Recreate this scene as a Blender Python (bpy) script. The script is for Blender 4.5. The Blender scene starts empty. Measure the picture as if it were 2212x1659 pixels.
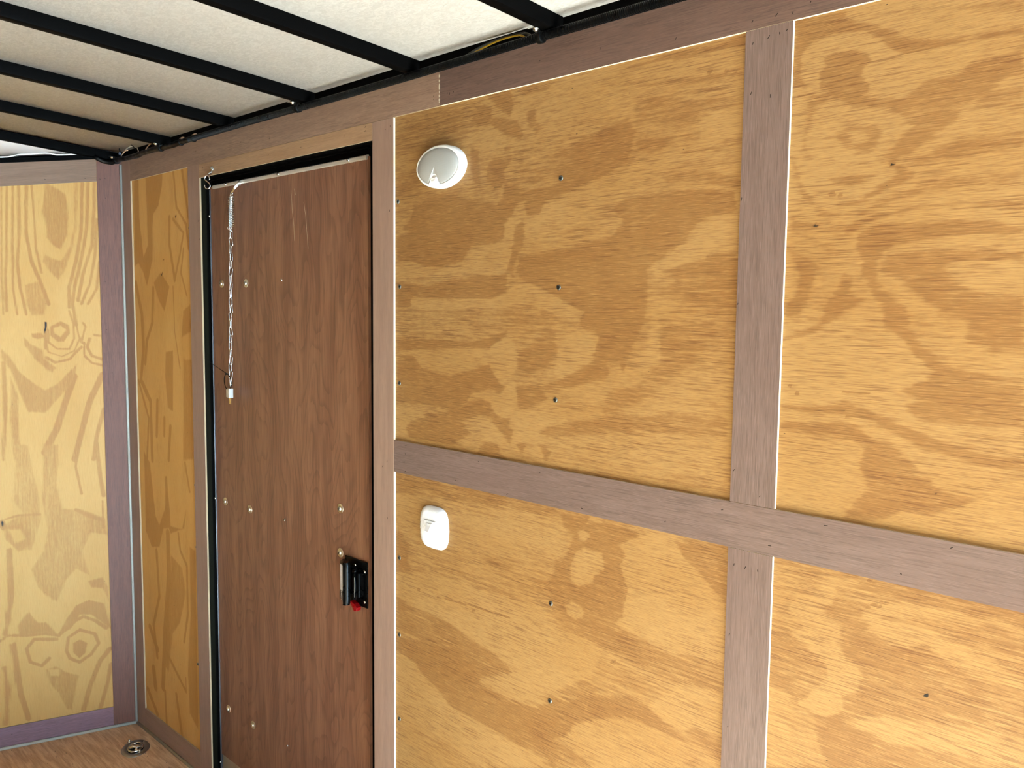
import bpy, bmesh, math, random
import numpy as np
from mathutils import Vector, Matrix, noise as mnoise
random.seed(7)
scene = bpy.context.scene
COL = scene.collection
PI = math.pi

# ------------------------------------------------------------------ camera
cam_d = bpy.data.cameras.new('camera'); cam = bpy.data.objects.new('camera', cam_d); COL.objects.link(cam)
cam_d.sensor_width = 36.0; cam_d.lens = 36.0 * 1806.25 / 2212.0; cam_d.clip_start = 0.02
_yaw, _pit, _rol = math.radians(-43.70393), math.radians(-5.00073), math.radians(0.63335)
_f = Vector((math.cos(_pit)*math.sin(_yaw), math.cos(_pit)*math.cos(_yaw), math.sin(_pit)))
_r = Vector((math.cos(_yaw), -math.sin(_yaw), 0)); _u = _r.cross(_f)
_r2 = math.cos(_rol)*_r + math.sin(_rol)*_u; _u2 = -math.sin(_rol)*_r + math.cos(_rol)*_u
cam.matrix_world = Matrix(((_r2.x, _u2.x, -_f.x, 0.0), (_r2.y, _u2.y, -_f.y, -1.17), (_r2.z, _u2.z, -_f.z, 1.4865), (0, 0, 0, 1)))
scene.camera = cam

# ------------------------------------------------------------------ daylight: open rear end, pale sky, sun on the yard
w = bpy.data.worlds.new('sky'); scene.world = w; w.use_nodes = True
bg = w.node_tree.nodes['Background']; bg.inputs[0].default_value = (0.45, 0.735, 1.0, 1); bg.inputs[1].default_value = 8.0
sun_d = bpy.data.lights.new('sun', 'SUN'); sun = bpy.data.objects.new('sun', sun_d); COL.objects.link(sun)
sun_d.energy = 225.0; sun_d.angle = 0.01; sun_d.color = (0.44, 0.73, 1.0)
_E, _A = math.radians(21), math.radians(1.5)
sun.rotation_euler = Vector((-math.cos(_E)*math.cos(_A), -math.cos(_E)*math.sin(_A), -math.sin(_E))).to_track_quat('-Z', 'Y').to_euler(); sun.location = (14, -1, 5)
pd = bpy.data.lights.new('rear_opening_portal', 'AREA'); po = bpy.data.objects.new('rear_opening_portal', pd); COL.objects.link(po)
pd.shape = 'RECTANGLE'; pd.size = 2.1; pd.size_y = 1.86; pd.cycles.is_portal = True
po.location = (4.22, -0.915, 1.0); po.rotation_euler = (0, PI/2, 0)
scene.view_settings.view_transform = 'Standard'; scene.view_settings.look = 'None'
scene.view_settings.gamma = 1.0; scene.view_settings.use_curve_mapping = False
scene.view_settings.exposure = 1.33
scene.cycles.max_bounces = 12; scene.cycles.diffuse_bounces = 8; scene.cycles.sample_clamp_indirect = 8.0
try: scene.cycles.use_denoising = True
except Exception: pass

# ------------------------------------------------------------------ node helpers
def new_mat(name):
    m = bpy.data.materials.new(name); m.use_nodes = True
    nt = m.node_tree; b = nt.nodes['Principled BSDF']
    return m, nt, b
def N(nt, t, **kw):
    n = nt.nodes.new(t)
    for k, v in kw.items():
        if k == 'ins':
            for a, x in v.items(): n.inputs[a].default_value = x
        else: setattr(n, k, v)
    return n
def mathn(nt, op, a, b=None, clamp=False):
    n = nt.nodes.new('ShaderNodeMath'); n.operation = op; n.use_clamp = clamp
    for i, x in enumerate((a, b)):
        if x is None: continue
        if isinstance(x, (int, float)): n.inputs[i].default_value = x
        else: nt.links.new(x, n.inputs[i])
    return n.outputs[0]
def mapr(nt, v, a, b, c=0.0, d=1.0, smooth=True):
    n = nt.nodes.new('ShaderNodeMapRange'); n.interpolation_type = 'SMOOTHSTEP' if smooth else 'LINEAR'
    nt.links.new(v, n.inputs[0])
    for i, x in zip((1, 2, 3, 4), (a, b, c, d)): n.inputs[i].default_value = x
    return n.outputs[0]
def mixc(nt, fac, a, b, mode='MIX'):
    n = nt.nodes.new('ShaderNodeMix'); n.data_type = 'RGBA'; n.blend_type = mode
    if isinstance(fac, (int, float)): n.inputs[0].default_value = fac
    else: nt.links.new(fac, n.inputs[0])
    for s, x in ((6, a), (7, b)):
        if isinstance(x, tuple): n.inputs[s].default_value = (*x, 1)
        else: nt.links.new(x, n.inputs[s])
    return n.outputs[2]
def uv_scaled(nt, su, sv, ou=0.0, ov=0.0):
    tc = nt.nodes.new('ShaderNodeUVMap'); mp = nt.nodes.new('ShaderNodeMapping')
    mp.inputs['Scale'].default_value = (su, sv, 1); mp.inputs['Location'].default_value = (ou, ov, 0)
    nt.links.new(tc.outputs[0], mp.inputs[0]); return mp.outputs[0]
def obj_scaled(nt, s, rot=(0, 0, 0)):
    tc = nt.nodes.new('ShaderNodeTexCoord'); mp = nt.nodes.new('ShaderNodeMapping')
    mp.inputs['Scale'].default_value = s; mp.inputs['Rotation'].default_value = rot
    nt.links.new(tc.outputs['Object'], mp.inputs[0]); return mp.outputs[0]
def noise(nt, vec, scale=1.0, detail=3.0, rough=0.55, dist=0.0):
    n = nt.nodes.new('ShaderNodeTexNoise'); nt.links.new(vec, n.inputs['Vector'])
    n.inputs['Scale'].default_value = scale; n.inputs['Detail'].default_value = detail
    n.inputs['Roughness'].default_value = rough; n.inputs['Distortion'].default_value = dist
    return n.outputs[0]
def bump(nt, b, h, strength, dist):
    n = nt.nodes.new('ShaderNodeBump'); n.inputs['Strength'].default_value = strength; n.inputs['Distance'].default_value = dist
    nt.links.new(h, n.inputs['Height']); nt.links.new(n.outputs[0], b.inputs['Normal'])

def plain(name, col, rough=0.5, metal=0.0, spec=0.5, coat=0.0):
    m, nt, b = new_mat(name)
    b.inputs['Base Color'].default_value = (*col, 1); b.inputs['Roughness'].default_value = rough
    b.inputs['Metallic'].default_value = metal; b.inputs['Specular IOR Level'].default_value = spec
    if coat: b.inputs['Coat Weight'].default_value = coat
    nz = noise(nt, obj_scaled(nt, (40, 40, 40)), 1.0, 2.0)
    r = mapr(nt, nz, 0.3, 0.7, max(0.02, rough*0.85), min(1, rough*1.15)); nt.links.new(r, b.inputs['Roughness'])
    return m

def pine_ply(name, light, dark, streak, vertical=False):
    """pine plywood face: the cathedral figure comes from the mesh attribute 'grain', fibres from noise along the UV u axis"""
    m, nt, b = new_mat(name)
    at = nt.nodes.new('ShaderNodeAttribute'); at.attribute_name = 'grain'; g = at.outputs['Fac']
    n1 = noise(nt, uv_scaled(nt, 9, 210), 1.0, 4.0, 0.62)
    n1b = noise(nt, uv_scaled(nt, 60, 170, 3, 9), 1.0, 3.0)
    nm = noise(nt, uv_scaled(nt, 7, 26, 6, 1), 1.0, 3.0)
    k1, k2, k3 = (1.35, 0.55, 0.55) if not vertical else (0.5, 0.3, 0.3)
    g2 = g
    for nn_, kk in ((n1, k1), (n1b, k2), (nm, k3)):
        g2 = mathn(nt, 'ADD', g2, mathn(nt, 'MULTIPLY', mathn(nt, 'SUBTRACT', nn_, 0.5), kk))
    d = mapr(nt, g2, 0.30, 0.76)
    lowf = noise(nt, uv_scaled(nt, 3, 7, 5, 2), 1.0, 3.0)
    lt = mixc(nt, mapr(nt, lowf, 0.35, 0.7), light, tuple(c*f for c, f in zip(light, (0.93, 0.88, 0.78))))
    dk = mixc(nt, mapr(nt, lowf, 0.3, 0.7), dark, tuple(c*f for c, f in zip(dark, (0.92, 0.86, 0.78))))
    c = mixc(nt, mathn(nt, 'MULTIPLY', d, 0.95), lt, dk)
    # fibre streaks
    s1 = noise(nt, uv_scaled(nt, 15, 430, 1, 4), 1.0, 2.0, 0.5)
    s2 = noise(nt, uv_scaled(nt, 34, 900, 7, 1), 1.0, 2.0, 0.6)
    dens = noise(nt, uv_scaled(nt, 5, 13, 2, 8), 1.0, 2.0)
    thr = mapr(nt, dens, 0.34, 0.64, 0.0, 1.0)
    amt = mathn(nt, 'MULTIPLY', mapr(nt, s1, 0.53, 0.63), mathn(nt, 'ADD', mathn(nt, 'MULTIPLY', thr, 0.75), mathn(nt, 'MULTIPLY', d, 0.35)), True)
    c = mixc(nt, mathn(nt, 'MULTIPLY', amt, 0.80 if not vertical else 0.16), c, streak)
    c = mixc(nt, mathn(nt, 'MULTIPLY', mapr(nt, s2, 0.50, 0.66), 0.42 if not vertical else 0.16), c, streak)
    c = mixc(nt, mathn(nt, 'MULTIPLY', mapr(nt, s2, 0.46, 0.32), 0.42 if not vertical else 0.15), c, tuple(min(1, x*1.3) for x in light))
    # pin specks and knots
    sp = noise(nt, uv_scaled(nt, 90, 260, 3, 3), 1.0, 1.0)
    c = mixc(nt, mapr(nt, sp, 0.80, 0.84), c, (0.03, 0.013, 0.004))
    c = mixc(nt, mapr(nt, g, 1.15, 2.1), c, (0.006, 0.003, 0.0015))
    nt.links.new(c, b.inputs['Base Color'])
    b.inputs['Roughness'].default_value = 0.62; b.inputs['Specular IOR Level'].default_value = 0.28
    bump(nt, b, mathn(nt, 'ADD', s1, mathn(nt, 'MULTIPLY', n1b, 0.8)), 0.22, 0.0012)
    return m

def luan(name, col, col2, fine=0.5):
    m, nt, b = new_mat(name)
    a = noise(nt, uv_scaled(nt, 5, 60), 1.0, 3.0)
    f = noise(nt, uv_scaled(nt, 14, 420, 2, 5), 1.0, 3.0, 0.65)
    h = noise(nt, uv_scaled(nt, 30, 900, 4, 1), 1.0, 2.0, 0.6)
    big = noise(nt, uv_scaled(nt, 2.2, 9, 8, 3), 1.0, 2.0)
    c = mixc(nt, mapr(nt, a, 0.3, 0.7), col, col2)
    c = mixc(nt, mathn(nt, 'MULTIPLY', mapr(nt, f, 0.47, 0.64), fine*1.3), c, tuple(x*0.62 for x in col2))
    c = mixc(nt, mathn(nt, 'MULTIPLY', mapr(nt, h, 0.50, 0.68), fine*1.1), c, tuple(min(1, x*1.4) for x in col))
    c = mixc(nt, mathn(nt, 'MULTIPLY', mapr(nt, big, 0.4, 0.7), 0.35), c, (col[0]*0.9, col[1]*0.82, col[2]*0.8))
    nt.links.new(c, b.inputs['Base Color']); b.inputs['Roughness'].default_value = 0.62
    b.inputs['Specular IOR Level'].default_value = 0.3
    bump(nt, b, f, 0.18, 0.0008)
    return m

def door_wood():
    m, nt, b = new_mat('meranti_door')
    warp = noise(nt, uv_scaled(nt, 1.6, 5.0, 3, 1), 1.0, 2.0)
    uvv = uv_scaled(nt, 1.0, 1.0)
    sep = nt.nodes.new('ShaderNodeSeparateXYZ'); nt.links.new(uvv, sep.inputs[0])
    warp2 = noise(nt, uv_scaled(nt, 6.0, 22.0, 1, 5), 1.0, 3.0)
    ph = mathn(nt, 'ADD', mathn(nt, 'MULTIPLY', sep.outputs[1], 20.0), mathn(nt, 'ADD', mathn(nt, 'MULTIPLY', warp, 22.0), mathn(nt, 'MULTIPLY', warp2, 1.2)))
    fr = mathn(nt, 'FRACT', ph)
    line = mathn(nt, 'MULTIPLY', mapr(nt, fr, 0.55, 0.97), mapr(nt, fr, 1.0, 0.98))
    f = noise(nt, uv_scaled(nt, 8, 330, 2, 5), 1.0, 3.0, 0.65)
    a = noise(nt, uv_scaled(nt, 2.0, 22, 7, 7), 1.0, 4.0)
    c = mixc(nt, mapr(nt, a, 0.32, 0.66), (0.185, 0.086, 0.047), (0.125, 0.051, 0.028))
    c = mixc(nt, mathn(nt, 'MULTIPLY', mapr(nt, f, 0.47, 0.66), 0.55), c, (0.085, 0.033, 0.018))
    c = mixc(nt, mathn(nt, 'MULTIPLY', mathn(nt, 'MULTIPLY', line, mapr(nt, a, 0.28, 0.6, 0.25, 1.0)), 0.6), c, (0.075, 0.029, 0.016))
    c = mixc(nt, mathn(nt, 'MULTIPLY', mapr(nt, f, 0.46, 0.32), 0.35), c, (0.24, 0.125, 0.075))
    sp = noise(nt, uv_scaled(nt, 25, 90, 3, 3), 1.0, 1.0)
    c = mixc(nt, mapr(nt, sp, 0.80, 0.85), c, (0.05, 0.018, 0.01))
    nt.links.new(c, b.inputs['Base Color']); b.inputs['Roughness'].default_value = 0.5
    b.inputs['Specular IOR Level'].default_value = 0.35
    bump(nt, b, f, 0.12, 0.0008)
    return m

def strand_floor():
    m, nt, b = new_mat('strand_board_floor')
    c = None; hs = None
    for i, ang in enumerate((0.35, -0.25, 1.1)):
        v = obj_scaled(nt, (9, 95, 1), (0, 0, ang))
        mp = nt.nodes.new('ShaderNodeMapping'); nt.links.new(v, mp.inputs[0]); mp.inputs['Location'].default_value = (i*7, i*3, 0)
        n = noise(nt, mp.outputs[0], 1.0, 3.0, 0.6, 0.6)
        hs = n if hs is None else mathn(nt, 'MAXIMUM', hs, n)
        cc = mapr(nt, n, 0.35, 0.7)
        c = mixc(nt, cc, (0.34, 0.19, 0.10), (0.52, 0.32, 0.185)) if c is None else mixc(nt, mathn(nt, 'MULTIPLY', mapr(nt, n, 0.56, 0.74), 0.55), c, (0.21, 0.10, 0.045) if i == 1 else (0.46, 0.29, 0.165))
    sp = noise(nt, obj_scaled(nt, (60, 150, 1), (0, 0, 0.4)), 1.0, 1.0)
    c = mixc(nt, mapr(nt, sp, 0.72, 0.77), c, (0.018, 0.007, 0.003))
    nt.links.new(c, b.inputs['Base Color']); b.inputs['Roughness'].default_value = 0.7
    bump(nt, b, hs, 0.3, 0.0015)
    return m

def ceiling_vinyl():
    m, nt, b = new_mat('embossed_ceiling_liner')
    v = obj_scaled(nt, (55, 95, 1), (0, 0, 0.5))
    n = noise(nt, v, 1.0, 4.0, 0.62, 1.6)
    n2 = noise(nt, obj_scaled(nt, (160, 260, 1), (0, 0, -0.4)), 1.0, 2.0, 0.6, 1.0)
    big = noise(nt, obj_scaled(nt, (3, 4, 1)), 1.0, 2.0)
    c = mixc(nt, mapr(nt, n, 0.38, 0.66), (0.57, 0.565, 0.56), (0.69, 0.685, 0.68))
    c = mixc(nt, mathn(nt, 'MULTIPLY', mapr(nt, big, 0.35, 0.7), 0.25), c, (0.60, 0.58, 0.57))
    nt.links.new(c, b.inputs['Base Color']); b.inputs['Roughness'].default_value = 0.6
    b.inputs['Specular IOR Level'].default_value = 0.25
    bump(nt, b, mathn(nt, 'ADD', n, mathn(nt, 'MULTIPLY', n2, 0.6)), 0.55, 0.002)
    return m

M = {}
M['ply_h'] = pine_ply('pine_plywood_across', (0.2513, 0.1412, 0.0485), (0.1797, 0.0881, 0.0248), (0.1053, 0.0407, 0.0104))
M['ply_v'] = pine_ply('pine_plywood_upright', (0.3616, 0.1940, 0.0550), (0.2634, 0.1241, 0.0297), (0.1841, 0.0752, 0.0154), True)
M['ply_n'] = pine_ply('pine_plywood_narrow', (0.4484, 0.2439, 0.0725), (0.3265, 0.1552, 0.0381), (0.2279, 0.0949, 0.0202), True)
M['luan'] = luan('meranti_strip', (0.1289, 0.0839, 0.0694), (0.1049, 0.0674, 0.0543))
M['luan_corner'] = luan('meranti_corner_strip', (0.1071, 0.0416, 0.0270), (0.0874, 0.0334, 0.0213))
M['luan_left'] = luan('meranti_brown_strip', (0.2129, 0.1323, 0.0909), (0.1738, 0.1058, 0.0708))
M['luan_top'] = luan('meranti_top_strip', (0.1041, 0.0604, 0.0451), (0.0843, 0.0478, 0.0360))
M['luan_sky_tint'] = luan('meranti_sky_tinted_strip', (0.1537, 0.0850, 0.1013), (0.1250, 0.0675, 0.0788))  # violet cast of sky light painted into the strip's colour
M['luan_hdr'] = luan('meranti_header_strip', (0.286, 0.173, 0.096), (0.238, 0.138, 0.073), 0.3)
M['luan_nose'] = luan('meranti_nose_strip', (0.1430, 0.0796, 0.0480), (0.1190, 0.0635, 0.0365), 0.3)
M['luan_smooth'] = luan('meranti_door_side_strip', (0.2312, 0.1447, 0.1066), (0.2017, 0.1243, 0.0893), 0.22)
M['edge'] = plain('cut_plywood_edge', (0.27, 0.19, 0.115), 0.7, 0, 0.15)
M['edge_lit'] = plain('lit_cut_plywood_edge', (0.60, 0.50, 0.34), 0.7, 0, 0.2)  # brighter copy of the cut edge, strong rear light put into its colour
M['door'] = door_wood()
M['floor'] = strand_floor()
M['ceil'] = ceiling_vinyl()
M['nose'] = plain('white_sheet_liner', (0.90, 0.86, 0.84), 0.5, 0, 0.2)
M['bead'] = plain('pale_caulk_bead', (0.27, 0.255, 0.22), 0.5, 0.0, 0.25)
M['black'] = plain('black_painted_steel', (0.0014, 0.0012, 0.0011), 0.5, 0.0, 0.012)
M['jamb'] = plain('dark_olive_jamb_tape', (0.004, 0.0036, 0.0018), 0.5, 0.0, 0.03)
M['gasket'] = plain('black_blue_weather_seal', (0.0010, 0.0012, 0.0020), 0.5, 0.0, 0.03)
M['loom'] = plain('black_corrugated_plastic', (0.0012, 0.0012, 0.0012), 0.32, 0.0, 0.16)
M['tape'] = plain('black_vinyl_tape', (0.002, 0.0018, 0.0018), 0.34, 0.0, 0.16)
M['zinc'] = plain('zinc_plated_steel', (0.62, 0.62, 0.60), 0.24, 1.0)
M['zinc_dull'] = plain('dull_zinc_screw', (0.13, 0.135, 0.13), 0.42, 1.0)
M['washer'] = plain('yellow_zinc_washer', (0.60, 0.56, 0.46), 0.33, 1.0)
M['alu'] = plain('brushed_aluminium_edge', (0.52, 0.48, 0.43), 0.42, 0.7)
M['alu_side'] = plain('bare_aluminium_edge', (0.10, 0.095, 0.10), 0.4, 1.0)
M['sill'] = plain('bronze_aluminium_sill', (0.30, 0.235, 0.165), 0.35, 0.6)
M['white'] = plain('white_plastic', (0.6800, 0.6880, 0.6952), 0.35, 0.0, 0.5)
M['white_cool'] = plain('white_switch_plastic', (0.5440, 0.5576, 0.5890), 0.3, 0.0, 0.5)
M['dark'] = plain('dark_recess', (0.004, 0.004, 0.004), 0.6, 0.0, 0.1)
M['staple'] = plain('staple_dent', (0.012, 0.008, 0.006), 0.8, 0.0, 0.1)
M['splinter'] = plain('pale_splinter', (0.40, 0.33, 0.24), 0.8, 0.0, 0.1)
M['hblack'] = plain('black_moulded_handle', (0.0012, 0.0012, 0.0013), 0.3, 0.0, 0.10)
M['red'] = plain('red_plastic_lever', (0.16, 0.002, 0.003), 0.3, 0.0, 0.2)
M['yellow'] = plain('yellow_wire_jacket', (0.28, 0.17, 0.01), 0.4, 0.0, 0.2)
M['grey'] = plain('grey_wire_jacket', (0.03, 0.029, 0.025), 0.45, 0.0, 0.15)
M['whitewire'] = plain('white_wire_jacket', (0.72, 0.70, 0.66), 0.4)
M['tanwire'] = plain('tan_wire_end', (0.62, 0.42, 0.27), 0.5)
M['bluecap'] = plain('blue_wire_connector', (0.16, 0.25, 0.42), 0.4)
M['brass'] = plain('brass_key', (0.62, 0.47, 0.22), 0.3, 1.0)
M['greymetal'] = plain('grey_die_cast', (0.42, 0.41, 0.39), 0.42, 0.6)
M['ziptie'] = plain('black_nylon_tie', (0.0015, 0.0014, 0.0013), 0.45, 0.0, 0.08)
M['steelpan'] = plain('galvanised_pan', (0.34, 0.335, 0.33), 0.34, 1.0)
M['concrete'] = plain('grey_asphalt_yard', (0.20, 0.20, 0.20), 0.9, 0, 0.2)
M['textwhite'] = plain('white_print', (0.75, 0.75, 0.75), 0.5)

def label_paper():
    m, nt, b = new_mat('white_notice_sticker')
    n = noise(nt, uv_scaled(nt, 1400, 1400), 1.0, 1.0)
    wv = nt.nodes.new('ShaderNodeTexWave'); wv.bands_direction = 'Y'; wv.inputs['Scale'].default_value = 190.0
    nt.links.new(uv_scaled(nt, 1.0, 1.0), wv.inputs['Vector'])
    ink = mathn(nt, 'MULTIPLY', mapr(nt, n, 0.42, 0.55), mapr(nt, wv.outputs['Fac'], 0.45, 0.6))
    nt.links.new(mixc(nt, mathn(nt, 'MULTIPLY', ink, 0.75), (0.62, 0.62, 0.68), (0.08, 0.07, 0.07)), b.inputs['Base Color'])
    b.inputs['Roughness'].default_value = 0.5
    return m
M['sticker'] = label_paper()
def lens_plastic():
    m, nt, b = new_mat('frosted_ribbed_lens')
    wv = nt.nodes.new('ShaderNodeTexWave'); wv.bands_direction = 'Z'; wv.inputs['Scale'].default_value = 150.0
    tc = nt.nodes.new('ShaderNodeTexCoord'); nt.links.new(tc.outputs['Object'], wv.inputs['Vector'])
    c = mixc(nt, mathn(nt, 'MULTIPLY', wv.outputs['Fac'], 0.4), (0.30, 0.295, 0.285), (0.36, 0.355, 0.345))
    nt.links.new(c, b.inputs['Base Color']); b.inputs['Roughness'].default_value = 0.22
    b.inputs['Transmission Weight'].default_value = 0.15
    bump(nt, b, wv.outputs['Fac'], 0.12, 0.0006)
    return m
M['lens'] = lens_plastic()

# ------------------------------------------------------------------ mesh helpers
class MB:
    def __init__(s, origin=(0, 0, 0)):
        s.v = []; s.f = []; s.m = []; s.uv = []; s.o = Vector(origin); s.smooth = []
    def vert(s, p): s.v.append(tuple(Vector(p) - s.o)); return len(s.v) - 1
    def face(s, ids, mi=0, uv=None, sm=False): s.f.append(tuple(ids)); s.m.append(mi); s.uv.append(uv); s.smooth.append(sm)
    def box(s, x0, x1, y0, y1, z0, z1, mi=0, axis='x', mats=None, fn=None, uo=(0, 0)):
        P = [(x, y, z) for x in (x0, x1) for y in (y0, y1) for z in (z0, z1)]
        ids = [s.vert(fn(*p) if fn else p) for p in P]
        F = {'-x': (0, 1, 3, 2), '+x': (4, 6, 7, 5), '-y': (0, 4, 5, 1), '+y': (2, 3, 7, 6), '-z': (0, 2, 6, 4), '+z': (1, 5, 7, 3)}
        for k, q in F.items():
            def uvf(p):
                x, y, z = p
                if axis == 'x': return (x + uo[0], (z if 'z' not in k else y) + uo[1])
                return (z + uo[0], (x if 'x' not in k else y) + uo[1])
            s.face([ids[i] for i in q], (mats or {}).get(k, mi), [uvf(P[i]) for i in q])
    def prism(s, prof, fn, h0, h1, mi=0, sm=False, caps=True):
        """profile [(a,b)] extruded from h0 to h1; fn(a,b,h)->xyz"""
        n = len(prof); A = [s.vert(fn(a, b, h0)) for a, b in prof]; B = [s.vert(fn(a, b, h1)) for a, b in prof]
        for i in range(n): j = (i + 1) % n; s.face((A[i], A[j], B[j], B[i]), mi, None, sm)
        if caps: s.face(A[::-1], mi); s.face(B, mi)
    def tube(s, pts, r, seg=8, mi=0, caps=True, sm=True, closed=False):
        pts = [Vector(p) for p in pts]; n = len(pts); rings = []; prev = None
        for i, p in enumerate(pts):
            if closed: t = pts[(i+1) % n] - pts[i-1]
            else: t = pts[min(i+1, n-1)] - pts[max(i-1, 0)]
            t.normalize()
            if prev is None:
                a = Vector((0, 0, 1)) if abs(t.z) < 0.9 else Vector((1, 0, 0)); nrm = (a - t*a.dot(t)).normalized()
            else: nrm = (prev - t*prev.dot(t)).normalized()
            prev = nrm; bn = t.cross(nrm); rr = r[i] if isinstance(r, (list, tuple)) else r
            rings.append([s.vert(p + rr*(math.cos(2*PI*k/seg)*nrm + math.sin(2*PI*k/seg)*bn)) for k in range(seg)])
        for i in range(n if closed else n - 1):
            A, B = rings[i], rings[(i+1) % n]
            for k in range(seg): q = (k+1) % seg; s.face((A[k], A[q], B[q], B[k]), mi, None, sm)
        if caps and not closed: s.face(rings[0][::-1], mi); s.face(rings[-1], mi)
    def lathe(s, prof, c, ax, seg=16, mi=0, sm=True, ref=None, sx=1.0, cap=True):
        """profile [(r,h)] revolved round axis ax through c"""
        ax = Vector(ax).normalized(); a = Vector(ref) if ref else (Vector((0, 0, 1)) if abs(ax.z) < 0.9 else Vector((1, 0, 0)))
        a = (a - ax*a.dot(ax)).normalized(); b = ax.cross(a); c = Vector(c); R = []
        for r, h in prof:
            R.append([s.vert(c + ax*h + r*(math.cos(2*PI*k/seg)*a*sx + math.sin(2*PI*k/seg)*b)) for k in range(seg)])
        for i in range(len(R)-1):
            for k in range(seg): q = (k+1) % seg; s.face((R[i][k], R[i][q], R[i+1][q], R[i+1][k]), mi, None, sm)
        if cap: s.face(R[0][::-1], mi); s.face(R[-1], mi)
    def mesh(s, name, mats):
        me = bpy.data.meshes.new(name); me.from_pydata(s.v, [], s.f)
        for m in (mats if isinstance(mats, (list, tuple)) else [mats]): me.materials.append(m)
        me.polygons.foreach_set('material_index', s.m); me.polygons.foreach_set('use_smooth', s.smooth)
        if any(u for u in s.uv):
            lay = me.uv_layers.new(name='UVMap'); li = 0
            for f, u in zip(s.f, s.uv):
                for k in range(len(f)): lay.data[li].uv = u[k] if u else (0, 0); li += 1
        bm = bmesh.new(); bm.from_mesh(me); bmesh.ops.recalc_face_normals(bm, faces=bm.faces); bm.to_mesh(me); bm.free()
        me.update(); return me
    def build(s, name, mats, parent=None, loc=None):
        o = bpy.data.objects.new(name, s.mesh(name, mats)); COL.objects.link(o)
        if parent is not None: o.parent = parent
        if loc is not None: o.location = loc
        return o
def add_bevel(o, wdt, seg=2):
    b = o.modifiers.new('edge_softening', 'BEVEL'); b.width = wdt; b.segments = seg; b.limit_method = 'ANGLE'; b.angle_limit = math.radians(40)
    return o
def tag(o, label, cat=None, group=None, kind=None):
    o['label'] = label
    if cat: o['category'] = cat
    if group: o['group'] = group
    if kind: o['kind'] = kind
    return o
def empty(name, loc, label=None, cat=None, group=None, kind=None, rz=0.0):
    o = bpy.data.objects.new(name, None); COL.objects.link(o); o.location = loc; o.rotation_euler = (0, 0, rz); o.empty_display_size = 0.05
    if label: tag(o, label, cat, group, kind)
    return o
def copy_tree(o, parent=None):
    c = o.copy(); COL.objects.link(c); c.parent = parent
    for ch in list(o.children): copy_tree(ch, c)
    return c
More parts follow.
